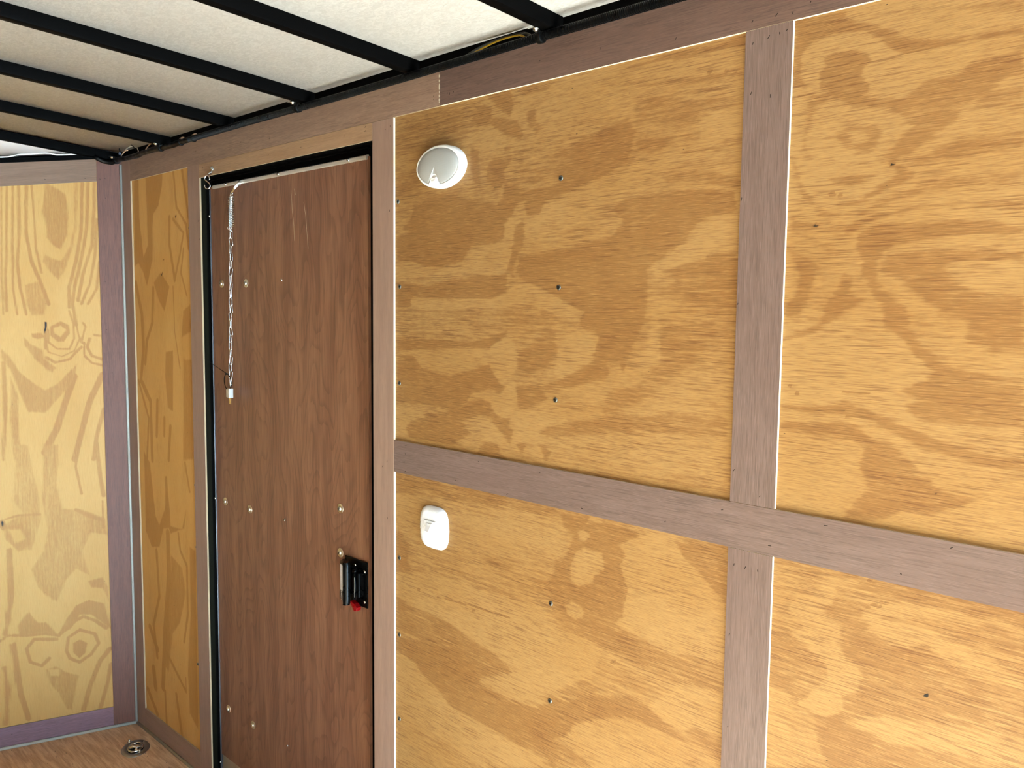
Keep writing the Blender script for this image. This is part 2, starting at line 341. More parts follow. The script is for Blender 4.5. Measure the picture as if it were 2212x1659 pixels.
GRAIN = {
'um': [[55,0,-1489,1904,-1207,1906,-1234,1867,-1244,1843,-1286,1823,-1383,1822,-1489,1821],
[60,0,-1487,1792,-1420,1785,-1356,1739,-1281,1728,-1205,1706,-1281,1706,-1382,1721,-1487,1733],
[10,0,-718,1791,-649,1798,-648,1761,-717,1751,-777,1748,-841,1745,-860,1721,-925,1711,-980,1693,-1038,1674,-1078,1659,-1018,1653,-907,1681,-807,1715,-716,1731],
[5,0,-653,1626,-698,1621,-727,1603,-771,1576,-803,1561,-790,1556,-711,1574,-652,1584],
[15,0,-1232,1612,-1159,1618,-1128,1601,-1132,1580,-1145,1564,-1270,1564,-1382,1560,-1481,1551,-1481,1587,-1420,1589,-1330,1572,-1260,1587],
[10,0,-845,1883,-781,1890,-650,1883,-649,1859,-750,1861,-844,1873],
[100,0,-1225,1884,-1207,1888,-1189,1879,-1189,1863,-1171,1858,-1145,1851,-1119,1844,-1102,1821,-1106,1812,-1144,1823,-1171,1839,-1189,1851,-1207,1850,-1225,1850,-1244,1856,-1239,1868],
[90,0,-1194,1901,-1137,1904,-1128,1875,-1136,1858,-1153,1867,-1171,1882],
[80,0,-1090,1857,-1074,1861,-1069,1837,-1053,1823,-1069,1816,-1089,1834],
[80,0,-1120,1904,-1062,1906,-1023,1902,-1046,1891,-1103,1889],
[100,0,-1192,1771,-1179,1780,-1161,1776,-1148,1772,-1135,1780,-1133,1776,-1143,1765,-1152,1757,-1149,1738,-1156,1730,-1178,1729,-1196,1740,-1196,1759],
[100,0,-1148,1798,-1137,1797,-1137,1792,-1148,1792],
[70,0,-1112,1786,-1101,1785,-1101,1761,-1109,1760],
[80,0,-1243,1811,-1224,1803,-1219,1758,-1214,1732,-1233,1737,-1243,1773],
[85,0,-868,1893,-878,1896,-845,1900,-782,1900,-694,1897,-648,1902,-647,1887,-693,1890,-751,1889,-813,1894,-851,1890],
[60,0,-850,1853,-843,1846,-846,1810,-845,1788,-822,1796,-778,1790,-733,1793,-719,1801,-679,1797,-649,1802,-650,1819,-649,1810,-720,1821,-780,1833,-837,1845],
[90,0,-841,1772,-822,1775,-771,1766,-796,1753,-828,1756],
[85,0,-862,1812,-845,1788,-851,1763,-864,1740,-908,1722,-962,1707,-1019,1696,-1046,1687,-1058,1667,-1086,1665,-1095,1688,-1079,1710,-1035,1712,-1007,1721,-1020,1743,-997,1749,-970,1760,-1020,1769,-982,1785,-945,1791,-893,1803],
[90,0,-1147,1732,-1104,1716,-1079,1710,-1100,1694,-1116,1693,-1125,1675,-1150,1652,-1150,1627,-1177,1617,-1241,1616,-1270,1587,-1335,1576,-1382,1579,-1425,1592,-1478,1594,-1481,1644,-1431,1655,-1464,1661,-1431,1683,-1420,1710,-1330,1723,-1205,1700,-1169,1690,-1151,1708],
[82,0,-1106,1588,-1056,1595,-978,1601,-888,1616,-864,1640,-889,1663,-855,1680,-775,1683,-658,1675,-651,1643,-713,1635,-727,1621,-747,1599,-787,1577,-815,1562,-814,1516,-1015,1517,-1106,1551,-1102,1563],
[80,0,-1120,1644,-1099,1658,-1094,1636,-1102,1606,-1123,1579,-1123,1552,-1140,1564,-1128,1595],
[85,0,-652,1582,-699,1579,-702,1571,-659,1572,-725,1564,-764,1555,-754,1534,-789,1524,-769,1516,-649,1515],
[70,0,-752,1743,-702,1744,-647,1749,-647,1742,-702,1739,-746,1737],
[65,0,-788,1708,-757,1710,-687,1703,-648,1694,-647,1677,-715,1691,-775,1696],
[60,0,-844,1870,-750,1859,-648,1855,-648,1843,-720,1846,-828,1859],
[160,0,-711,1863,-702,1861,-703,1857,-709,1859],
[180,0,-680,1858,-674,1857,-675,1855,-679,1856],
[150,0,-665,1855,-658,1853,-659,1852,-665,1853],
[180,0,-1178,1727,-1158,1727,-1159,1724,-1177,1725],
[180,0,-860,1854,-856,1854,-856,1852,-860,1853],
[90,0,-1481,1494,-1481,1544,-1382,1536,-1270,1551,-1140,1558,-1144,1521,-1184,1511,-1329,1510,-1425,1512,-1436,1496],
[90,0,-1481,1418,-1436,1423,-1329,1420,-1239,1419,-1174,1435,-1139,1448,-1143,1432,-1174,1419,-1188,1408,-1239,1411,-1355,1403,-1476,1395],
[75,0,-1481,1386,-1430,1388,-1392,1361,-1308,1351,-1278,1358,-1187,1379,-1173,1351,-1155,1342,-1141,1334,-1150,1317,-1182,1334,-1201,1323,-1238,1320,-1258,1292,-1302,1278,-1354,1283,-1482,1276],
[100,0,-1187,1363,-1164,1351,-1155,1333,-1182,1331,-1191,1343],
[15,0,-1431,1508,-1184,1510,-1140,1519,-1114,1539,-1035,1526,-991,1505,-945,1485,-956,1467,-1014,1481,-1075,1499,-1231,1492,-1430,1491],
[85,0,-945,1485,-956,1470,-941,1453,-912,1445,-922,1419,-914,1408,-936,1392,-962,1376,-1012,1358,-1031,1345,-1052,1340,-1011,1349,-972,1349,-917,1367,-888,1375,-896,1397,-848,1411,-832,1445,-819,1470,-813,1494,-815,1548,-842,1571,-978,1575,-1106,1579,-1114,1561,-1089,1551,-1035,1523,-991,1505],
[62,0,-776,1521,-745,1518,-708,1495,-650,1475,-650,1465,-707,1469,-768,1468,-783,1441,-785,1403,-810,1380,-829,1362,-877,1353,-905,1322,-894,1306,-828,1329,-765,1372,-720,1404,-706,1428,-652,1440,-652,1520,-651,1562,-722,1564,-758,1550,-745,1534,-788,1518],
[80,0,-1430,1241,-1354,1262,-1267,1284,-1243,1300,-1210,1309,-1182,1298,-1172,1283,-1154,1276,-1127,1277,-1136,1257,-1163,1261,-1181,1272,-1209,1276,-1267,1257,-1238,1233,-1302,1202,-1436,1204,-1447,1225],
[90,0,-1213,1209,-1181,1223,-1162,1219,-1153,1203,-1135,1193,-1218,1192],
[80,0,-1181,1266,-1136,1267,-1118,1253,-1127,1226,-1140,1237],
[62,0,-1054,1253,-1030,1271,-990,1282,-915,1295,-862,1312,-795,1315,-732,1324,-656,1326,-655,1292,-731,1289,-827,1284,-896,1268,-970,1257,-1030,1250],
[80,0,-1111,1342,-1052,1343,-1031,1323,-1051,1309,-1102,1299,-1111,1320],
[80,0,-1109,1231,-1092,1237,-1085,1228,-1092,1214,-1105,1219],
[80,0,-1050,1232,-1033,1231,-1021,1223,-1033,1203,-1041,1218],
[72,0,-1112,1402,-1074,1425,-1034,1454,-1014,1448,-1009,1415,-1028,1387,-1073,1370,-1103,1371],
[62,0,-1139,1483,-1075,1487,-1022,1484,-1014,1475,-1054,1462,-1139,1455],
[12,0,-1143,1434,-1121,1424,-1110,1399,-1116,1373,-1146,1346,-1164,1351,-1178,1370,-1187,1382,-1183,1415],
[12,0,-1425,1388,-1470,1393,-1355,1402,-1254,1411,-1188,1408,-1187,1381,-1268,1360,-1308,1352,-1392,1363],
[12,0,-1182,1308,-1146,1327,-1120,1348,-1111,1320,-1119,1288,-1141,1278,-1172,1289],
[20,0,-1110,1285,-1030,1293,-905,1313,-901,1299,-1010,1283,-1050,1263,-1058,1237,-1118,1227,-1114,1256],
[20,0,-912,1442,-922,1416,-943,1395,-1004,1362,-1012,1373,-1005,1416,-982,1440,-952,1453],
[10,0,-788,1508,-747,1502,-793,1475,-804,1494],
[20,0,-800,1473,-787,1467,-785,1403,-830,1384,-888,1375,-864,1399,-811,1407],
[90,0,-863,1399,-854,1397,-855,1383,-862,1385]],
'lm': [[25,0,-1488,884,-1423,899,-1307,909,-1023,919,-999,890,-891,880,-910,823,-997,766,-1091,713,-1205,717,-1116,764,-1222,798,-1313,816,-1404,820,-1488,833],
[75,0,-990,1112,-926,1117,-877,1113,-845,1109,-803,1106,-848,1084,-860,1077,-840,1061,-853,1042,-834,998,-843,950,-860,937,-913,934,-955,913,-986,922,-1009,930,-1024,965,-1010,986,-1002,1016,-976,1036,-959,1073,-986,1089],
[70,0,-742,1110,-649,1120,-647,1026,-665,1039,-692,1060,-727,1083],
[65,0,-860,935,-794,924,-736,916,-722,925,-681,929,-654,917,-647,861,-720,874,-793,876,-891,880,-955,889,-999,890,-913,928],
[0,0,-848,1082,-803,1104,-763,1109,-742,1098,-723,1077,-696,1062,-671,1038,-651,1022,-649,927,-668,927,-725,922,-736,916,-779,916,-794,924,-860,935,-845,949,-842,980,-834,1001,-851,1043,-840,1061],
[0,0,-954,1044,-937,1056,-896,1053,-891,1027,-915,1008,-915,998,-948,983,-964,990,-966,1014],
[0,0,-951,1082,-938,1089,-925,1082,-933,1070,-946,1069],
[10,0,-922,1118,-897,1119,-897,1112,-930,1103],
[0,0,-978,935,-961,949,-939,941,-936,928,-955,916,-973,925],
[70,0,-1488,824,-1397,818,-1313,816,-1249,801,-1184,793,-1122,774,-1121,759,-1194,759,-1306,761,-1378,752,-1488,755],
[10,0,-790,802,-762,828,-720,868,-648,876,-647,807,-683,803,-717,787,-739,792],
[25,0,-951,715,-888,748,-828,769,-760,771,-731,763,-715,731,-865,671,-929,695],
[30,0,-1488,695,-1416,691,-1384,671,-1335,650,-1294,627,-1171,623,-1089,619,-1017,605,-1192,535,-1335,542,-1488,520],
[82,0,-1488,734,-1397,747,-1306,757,-1194,759,-1116,764,-1205,729,-1210,711,-1120,703,-1052,711,-996,749,-969,747,-910,785,-829,809,-783,802,-753,787,-720,776,-717,771,-731,769,-782,776,-828,773,-888,751,-951,715,-972,685,-1089,623,-1161,627,-1288,629,-1311,641,-1335,654,-1384,671,-1416,691,-1488,703],
[70,0,-1161,631,-1079,627,-1026,625,-1003,610,-906,649,-950,665,-1013,663],
[70,0,-717,793,-690,806,-649,794,-648,763,-682,778],
[70,0,-715,731,-695,751,-668,745],
[80,0,-1487,990,-1455,975,-1435,959,-1445,923,-1429,897,-1488,888],
[65,0,-1487,1112,-1147,1121,-1004,1117,-990,1109,-1049,1098,-1198,1094,-1367,1081,-1487,1070],
[180,0,-868,865,-860,866,-861,863,-867,861],
[140,0,-872,860,-850,863,-851,862,-871,859],
[130,0,-1410,867,-1399,868,-1400,863,-1409,861],
[150,0,-1230,863,-1222,864,-1225,861,-1230,860],
[140,1,-1342,863,-1239,871,-1123,875]],
'ur': [[80,0,-568,1907,-491,1906,-498,1893,-472,1883,-445,1871,-420,1855,-397,1845,-360,1838,-318,1837,-277,1838,-277,1826,-327,1829,-386,1830,-421,1831,-439,1846,-453,1859,-471,1870,-509,1876,-542,1869,-556,1856,-557,1828,-549,1810,-569,1813],
[60,0,-442,1891,-399,1884,-339,1876,-279,1864,-278,1850,-320,1863,-358,1872,-424,1879],
[90,0,-522,1846,-507,1849,-479,1847,-463,1839,-458,1832,-460,1828,-469,1821,-468,1807,-459,1799,-463,1789,-477,1793,-510,1794,-527,1806,-528,1825,-521,1835],
[60,0,-543,1786,-531,1791,-517,1792,-519,1786,-533,1777,-537,1761,-546,1744,-543,1720,-532,1702,-545,1711,-550,1730,-548,1749],
[75,0,-505,1789,-468,1787,-447,1777,-414,1774,-394,1785,-384,1792,-344,1793,-335,1802,-307,1805,-276,1810,-274,1775,-296,1775,-314,1762,-336,1749,-355,1731,-370,1722,-382,1713,-394,1702,-419,1695,-445,1697,-424,1706,-412,1722,-398,1737,-435,1764,-480,1771],
[65,0,-336,1749,-314,1762,-273,1763,-271,1735,-313,1741],
[70,0,-502,1738,-484,1745,-466,1745,-447,1742,-438,1732,-444,1719,-455,1709,-471,1708,-490,1718],
[30,0,-486,1736,-465,1735,-456,1727,-474,1723],
[70,0,-406,1690,-379,1693,-359,1706,-340,1712,-311,1710,-270,1709,-269,1689,-310,1690,-349,1688,-389,1685],
[80,0,-423,1690,-410,1682,-393,1676,-396,1668,-417,1659,-443,1648,-465,1638,-493,1636,-498,1641,-470,1643,-443,1657,-426,1668,-416,1676],
[62,0,-430,1647,-388,1660,-347,1665,-267,1663,-266,1645,-327,1648,-377,1646,-418,1634,-451,1628,-469,1620,-460,1629],
[55,0,-517,1682,-476,1682,-436,1678,-453,1669,-480,1660,-504,1667],
[75,0,-478,1609,-460,1620,-429,1624,-386,1630,-346,1631,-265,1626,-265,1618,-326,1623,-386,1623,-433,1618,-459,1608,-472,1597,-489,1591,-506,1599,-484,1600],
[80,0,-459,1604,-428,1611,-385,1610,-344,1610,-296,1606,-263,1592,-263,1584,-343,1588,-394,1584,-416,1583,-428,1573,-436,1559,-438,1539,-456,1539,-457,1560,-467,1579,-465,1593],
[70,0,-421,1566,-362,1570,-262,1568,-261,1554,-322,1558,-353,1550,-341,1537,-424,1539,-436,1548],
[60,0,-558,1607,-540,1601,-513,1590,-483,1577,-466,1560,-490,1566,-519,1581,-545,1597],
[65,0,-568,1583,-544,1573,-518,1553,-510,1541,-543,1541,-551,1558],
[60,0,-568,1716,-554,1698,-546,1673,-522,1640,-492,1624,-521,1626,-548,1654,-561,1684],
[60,0,-569,1639,-546,1618,-528,1612,-559,1614],
[110,1,-569,1613,-528,1613,-506,1615],
[90,1,-525,1704,-482,1697,-445,1688,-423,1687],
[90,1,-559,1798,-514,1792,-468,1787],
[260,0,-427,1689,-423,1690,-420,1688,-421,1686,-425,1686],
[260,0,-530,1613,-526,1615,-522,1613,-523,1611,-529,1612],
[140,0,-508,1658,-500,1658,-499,1654,-507,1653],
[140,0,-494,1654,-490,1654,-490,1651,-493,1651],
[12,0,-564,1447,-400,1460,-362,1421,-368,1400,-409,1385,-486,1366,-566,1353],
[78,0,-442,1555,-439,1536,-423,1516,-397,1498,-392,1485,-393,1468,-381,1453,-361,1436,-342,1422,-317,1416,-284,1411,-253,1408,-250,1350,-280,1349,-347,1347,-376,1354,-391,1363,-372,1375,-397,1386,-368,1400,-357,1411,-379,1430,-400,1455,-421,1472,-427,1498,-440,1516,-455,1547],
[75,0,-430,1562,-358,1559,-362,1545,-336,1532,-320,1522,-289,1513,-259,1515,-255,1448,-286,1444,-321,1455,-318,1479,-354,1491,-371,1505,-389,1523,-419,1541],
[80,0,-547,1566,-525,1557,-524,1538,-532,1511,-545,1486,-565,1478,-569,1494,-549,1517,-545,1544],
[80,0,-481,1543,-470,1537,-474,1516,-453,1505,-471,1495,-486,1484,-505,1470,-524,1459,-567,1447,-567,1452,-538,1461,-511,1476,-503,1503,-488,1524],
[85,0,-567,1350,-528,1351,-491,1357,-473,1365,-451,1358,-414,1345,-384,1333,-346,1322,-300,1315,-247,1310,-247,1298,-299,1298,-357,1308,-394,1324,-429,1339,-450,1344,-499,1345,-567,1345],
[75,0,-568,1328,-527,1329,-466,1335,-444,1324,-428,1312,-398,1305,-372,1285,-367,1281,-381,1276,-355,1273,-350,1263,-301,1251,-314,1239,-355,1223,-389,1223,-403,1210,-436,1195,-470,1192,-455,1220,-435,1247,-447,1272,-443,1300,-462,1311,-526,1312,-567,1313],
[170,1,-519,1347,-472,1351],
[160,1,-469,1343,-435,1346],
[160,1,-476,1377,-439,1377],
[200,0,-556,1381,-551,1381,-551,1379,-555,1378],
[200,0,-546,1372,-540,1372,-541,1369,-545,1369],
[200,0,-313,1411,-309,1411,-309,1409,-313,1408],
[200,0,-349,1253,-345,1254,-345,1251,-348,1251],
[60,0,-475,1454,-469,1455,-464,1453,-469,1449,-474,1450],
[60,0,-481,1400,-473,1402,-471,1396,-478,1394]],
'lr': [[65,0,-477,1082,-462,1078,-432,1076,-433,1058,-420,1047,-401,1037,-372,1038,-349,1045,-327,1031,-310,1024,-288,1017,-271,1010,-273,966,-323,957,-389,937,-432,916,-468,890,-473,898,-451,923,-455,936,-430,956,-427,976,-433,989,-458,997,-459,1016,-464,1042,-487,1052],
[10,0,-489,1102,-463,1105,-437,1115,-428,1117,-448,1108,-474,1100,-475,1082,-480,1069,-494,1062,-491,1047,-467,1037,-467,1022,-470,1009,-462,1004,-456,992,-435,985,-431,975,-437,953,-459,938,-454,920,-473,900,-494,896,-521,903,-498,929,-485,948,-475,960,-478,974,-494,986,-519,999,-538,1010,-517,1016,-512,1025,-518,1031,-539,1040,-539,1050,-529,1060,-534,1065,-508,1074,-494,1083],
[10,0,-433,1068,-426,1077,-405,1083,-379,1089,-346,1098,-314,1099,-298,1095,-268,1103,-236,1096,-235,1091,-275,1094,-314,1087,-354,1083,-405,1075,-413,1062,-387,1065,-361,1065,-336,1061,-328,1051,-304,1051,-271,1041,-232,1032,-231,1023,-270,1018,-291,1021,-310,1029,-327,1035,-332,1044,-347,1049,-373,1039,-401,1041,-425,1045,-416,1057,-431,1061],
[30,0,-453,899,-424,915,-389,932,-355,936,-306,940,-245,941,-227,938,-226,923,-258,912,-304,908,-336,903,-387,891,-405,899,-433,897],
[40,0,-568,916,-542,914,-521,901,-496,890,-487,861,-473,826,-567,786,-569,838],
[90,0,-473,898,-458,907,-454,903,-468,888,-476,885],
[85,0,-442,891,-412,896,-413,873,-429,859,-441,872],
[100,0,-458,1005,-440,1014,-436,1006,-454,998],
[80,0,-487,859,-459,851,-428,844,-458,830,-478,840],
[260,0,-348,976,-344,979,-341,979,-340,976,-344,973,-347,974],
[170,0,-346,983,-341,984,-341,983,-345,981],
[190,0,-309,974,-305,975,-305,973,-309,972],
[190,0,-309,965,-304,966,-304,964,-308,963],
[170,0,-421,1084,-415,1085,-415,1083,-421,1082],
[180,0,-413,1082,-409,1083,-409,1081,-413,1079],
[170,0,-404,1090,-399,1091,-400,1089,-404,1088],
[170,0,-429,1077,-424,1078,-424,1077,-429,1076],
[170,0,-409,1090,-407,1090,-407,1088,-409,1087],
[170,0,-337,978,-334,978,-334,977,-336,976],
[160,0,-428,1117,-423,1117,-423,1115,-427,1114]],
'na': [[85,0,-2787,1934,-2658,1920,-2667,1867,-2696,1810,-2736,1786,-2746,1742,-2752,1642,-2798,1553,-2822,1599,-2861,1634,-2890,1624,-2877,1921,-2842,1917,-2845,1776,-2819,1650,-2782,1688,-2782,1800],
[85,0,-2744,1564,-2690,1596,-2629,1551,-2671,1474,-2708,1507],
[75,0,-2536,1475,-2488,1497,-2486,1412,-2552,1394],
[85,0,-2666,1341,-2615,1349,-2626,1154,-2663,1162,-2677,1268],
[68,0,-2543,1324,-2484,1327,-2488,1015,-2560,1005,-2550,1193],
[85,5,-2584,1912,-2567,1795,-2505,1738,-2491,1664],
[85,6,-2525,1906,-2496,1800,-2486,1758],
[85,7,-2617,1767,-2622,1681,-2591,1572],
[85,5,-2593,1760,-2523,1713,-2550,1651,-2591,1572],
[85,4,-2526,1666,-2547,1593,-2510,1523],
[85,10,-2887,1566,-2845,1461,-2839,1345,-2867,1238,-2795,1173,-2793,974],
[85,8,-2751,1547,-2765,1434,-2809,1375,-2828,1299],
[85,3,-2604,1551,-2600,1409,-2569,1296],
[85,6,-2888,1237,-2812,1113,-2835,969],
[85,8,-2741,1178,-2754,1061],
[85,7,-2691,1125,-2695,1068],
[85,8,-2648,1101,-2667,991],
[200,0,-2690,1588,-2674,1602,-2683,1584],
[200,0,-2578,1770,-2568,1770,-2571,1762,-2578,1763],
[180,0,-2672,1638,-2662,1639,-2664,1635,-2672,1635],
[85,0,-2857,992,-2813,959,-2779,782,-2751,755,-2704,821,-2690,925,-2668,821,-2664,771,-2581,775,-2550,842,-2567,783,-2665,746,-2678,762,-2722,754,-2755,683,-2816,670,-2859,721],
[65,0,-2669,675,-2587,648,-2564,572,-2611,459,-2670,404,-2707,262,-2749,282,-2710,458],
[75,0,-2530,729,-2491,725,-2499,139,-2557,169,-2564,307,-2534,505],
[85,8,-2690,925,-2685,774],
[85,14,-2687,742,-2688,594,-2729,387,-2755,193],
[85,6,-2609,757,-2598,703,-2553,662,-2554,500,-2586,402],
[85,8,-2779,665,-2766,510,-2818,396,-2794,288],
[85,11,-2850,380,-2792,316],
[85,13,-2828,237,-2816,173],
[85,6,-2718,325,-2621,263,-2581,237],
[85,10,-2880,145,-2807,80],
[85,7,-2740,184,-2733,53],
[85,8,-2653,201,-2617,69],
[85,5,-2549,995,-2521,908],
[130,2,-2579,283,-2579,232]],
'vw': [[75,4,338,1901,346,1680,353,1569,352,1468],
[75,4,321,1902,329,1681,332,1542,323,1457],
[75,5,305,1904,308,1738,317,1637,312,1548,298,1458],
[75,6,283,1906,289,1739,277,1639,255,1572,232,1492],
[75,4,268,1907,265,1796,263,1684,249,1600],
[75,3,353,1900,363,1569,362,1457],
[75,6,120,1919,128,1748,146,1644,170,1551,172,1482],
[75,6,102,1921,112,1749,131,1644,154,1551,161,1493,153,1424],
[75,6,84,1922,87,1819,98,1692,127,1598,145,1505],
[75,5,80,1779,88,1669,107,1564,135,1494],
[75,5,76,1635,87,1547,115,1494],
[75,4,238,1406,237,1366,212,1343,176,1342,160,1377,161,1424,172,1470],
[75,3,244,1378,238,1332,198,1317,161,1336,144,1377,153,1424],
[75,5,243,1314,219,1297,177,1307,140,1348],
[75,5,113,1377,122,1348,109,1318,78,1306],
[75,4,130,1318,110,1294,78,1285],
[75,4,132,1430,125,1418,139,1365,129,1359],
[75,4,99,1389,81,1386],
[75,11,164,1249,192,1167,221,1075,259,995],
[75,10,79,1252,119,1164,143,1076,172,965],
[75,7,77,1133,101,1044,114,961],
[75,6,367,1299,367,1175,379,980],
[70,0,229,1910,195,1885,170,1864,164,1802,169,1728,191,1676,216,1698,230,1719,233,1770,242,1809],
[60,0,248,1640,219,1595,200,1573,178,1608,156,1678,141,1747,133,1918,143,1917,151,1758,165,1689,192,1642,212,1647,237,1663],
[60,0,300,1559,260,1571,238,1492,244,1458,284,1452,297,1491],
[85,0,286,1395,256,1395,246,1383,266,1377,284,1381],
[85,0,230,1418,199,1435,174,1424,172,1395,191,1366,211,1366,231,1389],
[25,0,220,1412,199,1421,184,1406,201,1383,218,1395],
[65,0,310,1389,287,1361,253,1338,249,1309,214,1279,230,1262,279,1309,307,1355],
[65,0,375,1350,347,1316,324,1270,281,1229,252,1205,216,1227,179,1267,152,1295,164,1237,207,1180,254,1129,305,1132,331,1213,349,1276,376,1317],
[65,0,349,1254,327,1184,332,1058,325,976,349,978,354,1117],
[260,0,246,1432,239,1433,241,1412,244,1394,249,1395,246,1418],
[110,2,245,1401,246,1343],
[130,2,130,1365,132,1324],
[58,0,262,1023,217,1020,227,891,213,798,156,793,81,751,76,690,129,703,154,646,144,591,134,549,179,582,209,547,240,478,273,503,295,533,315,601,274,661,260,732,274,831],
[55,0,341,1029,306,1026,279,844,276,766,307,665,345,670,387,714,386,765,330,791,356,839],
[65,0,380,758,337,757,311,724,318,680,346,664,367,692,385,714],
[30,0,373,744,338,740,328,707,355,697],
[230,0,395,776,388,775,391,740,396,741],
[75,3,390,778,341,789,281,786],
[75,5,173,791,133,764,93,746],
[75,6,238,357,185,402,161,411,127,392,92,359],
[75,6,217,299,210,345,174,366,128,344,117,308,142,272,178,251,207,270,217,299],
[75,5,377,382,328,373,278,371,238,357],
[75,6,245,345,312,357,335,328,326,280,293,260,269,282],
[75,5,411,368,388,384],
[75,8,82,281,113,245,145,169,171,78],
[75,7,80,225,91,165,118,73],
[75,7,403,275,395,194,405,77],
[75,9,373,348,366,254,357,173,338,82],
[75,9,373,674,373,518,394,391],
[75,7,103,1013,94,893,87,832],
[75,5,160,1017,169,939,154,845],
[120,2,90,813,91,719],
[80,0,183,455,142,469,95,448,85,392,77,356,103,381,138,414,173,420,203,371,238,364,214,413],
[90,0,196,323,175,332,152,315,159,282,178,265,197,289],
[70,0,360,412,325,458,299,414,276,411,244,365,300,375,356,378],
[62,0,282,244,248,251,220,225,179,204,193,152,206,86,224,90,245,149,272,195],
[20,0,271,242,242,237,243,216,266,221],
[65,0,146,537,98,544,81,508,80,453,100,503,135,509]],
}
# ------------------------------------------------------------------ grain of the plywood sheets
def smooth01(t): t = np.clip(t, 0, 1); return t*t*(3-2*t)
SOFT = 6.0
def grain_at(A, Z, polys, base):
    """A, Z in mm; later shapes lie over earlier ones"""
    val = base.copy()
    for p in polys:
        v, wdt = p[0]/100.0, p[1]; q = np.array(p[2:], float).reshape(-1, 2)
        soft = 1.4 if v > 1.2 else (3.5 if wdt else SOFT)
        mg = soft + wdt + 1
        sel = (A > q[:, 0].min()-mg) & (A < q[:, 0].max()+mg) & (Z > q[:, 1].min()-mg) & (Z < q[:, 1].max()+mg)
        if not sel.any(): continue
        a, z = A[sel], Z[sel]; d = np.full(a.shape, 1e9); ins = np.zeros(a.shape, bool); n = len(q)
        for i in range(n if not wdt else n-1):
            x0, y0 = q[i]; x1, y1 = q[(i+1) % n]; dx, dy = x1-x0, y1-y0; L = dx*dx+dy*dy+1e-9
            t = np.clip(((a-x0)*dx+(z-y0)*dy)/L, 0, 1); d = np.minimum(d, np.hypot(a-x0-t*dx, z-y0-t*dy))
            if not wdt and y0 != y1: ins ^= ((y0 > z) != (y1 > z)) & (a < (x1-x0)*(z-y0)/(y1-y0)+x0)
        sd = (wdt - d) if wdt else np.where(ins, d, -d)
        k = smooth01((sd+soft)/(2*soft)); val[sel] = val[sel]*(1-k) + v*k
    return val
def spaced(a, b, fa, fb, fine, coarse):
    out = [a]; x = a
    while x < b - 1e-6:
        x = min(b, x + (fine if fa <= x < fb else coarse)); out.append(x)
    return np.array(out)
def ply_sheet(parent, mat, au, zu, polys, base, along, fn, thick=0.009):
    """a sheet of plywood whose face is a fine grid carrying the grain attribute; fn(a, depth, z) -> xyz arrays"""
    nA, nZ = len(au), len(zu); Ag, Zg = np.meshgrid(au, zu, indexing='ij')
    mm = (Ag*1000).ravel(), (Zg*1000).ravel()
    b = np.full(mm[0].shape, base)
    wob = (np.sin(mm[0]*0.004+mm[1]*0.021+2*np.sin(mm[0]*0.0031)+1.3*np.sin(mm[1]*0.011)) if along == 'a' else
           np.sin(mm[1]*0.004+mm[0]*0.045+2*np.sin(mm[1]*0.0031)+1.3*np.sin(mm[0]*0.02)))
    b = b + 0.10*wob
    g = grain_at(mm[0], mm[1], polys, b)
    X, Y, Z = fn(Ag.ravel(), 0.0, Zg.ravel())
    co = np.stack([X, Y, Z], 1); nv = len(co)
    # rim at the back gives the sheet its thickness
    rim = [i*nZ for i in range(nA)] + [(nA-1)*nZ+j for j in range(1, nZ)] + [i*nZ+nZ-1 for i in range(nA-2, -1, -1)] + [j for j in range(nZ-2, 0, -1)]
    rim = np.array(rim); X2, Y2, Z2 = fn(Ag.ravel()[rim], thick, Zg.ravel()[rim]); co = np.concatenate([co, np.stack([X2, Y2, Z2], 1)])
    i, j = np.meshgrid(np.arange(nA-1), np.arange(nZ-1), indexing='ij'); i, j = i.ravel(), j.ravel()
    q = np.stack([i*nZ+j, (i+1)*nZ+j, (i+1)*nZ+j+1, i*nZ+j+1], 1)
    k = np.arange(len(rim)); k2 = (k+1) % len(rim)
    q2 = np.stack([rim[k2], rim[k], nv+k, nv+k2], 1); q = np.concatenate([q, q2])
    co = co - np.array(parent.location if parent is not None else (0, 0, 0))
    me = bpy.data.meshes.new('plywood_panel'); me.vertices.add(len(co)); me.vertices.foreach_set('co', co.ravel())
    me.loops.add(q.size); me.loops.foreach_set('vertex_index', q.ravel().astype(np.int32))
    me.polygons.add(len(q)); me.polygons.foreach_set('loop_start', np.arange(0, q.size, 4, dtype=np.int32))
    try: me.polygons.foreach_set('loop_total', np.full(len(q), 4, dtype=np.int32))
    except Exception: pass
    me.update(calc_edges=True)
    at = me.attributes.new('grain', 'FLOAT', 'POINT'); at.data.foreach_set('value', np.concatenate([g, np.zeros(len(rim))]).astype(np.float32))
    uA = np.concatenate([Ag.ravel(), Ag.ravel()[rim]]); uZ = np.concatenate([Zg.ravel(), Zg.ravel()[rim]])
    U, V = (uA, uZ) if along == 'a' else (uZ, uA)
    lay = me.uv_layers.new(name='UVMap'); ix = q.ravel(); lay.data.foreach_set('uv', np.stack([U[ix], V[ix]], 1).astype(np.float32).ravel())
    me.materials.append(mat); me.validate(); me.update()
    o = bpy.data.objects.new('plywood_panel', me); COL.objects.link(o)
    if parent is not None: o.parent = parent
    return o

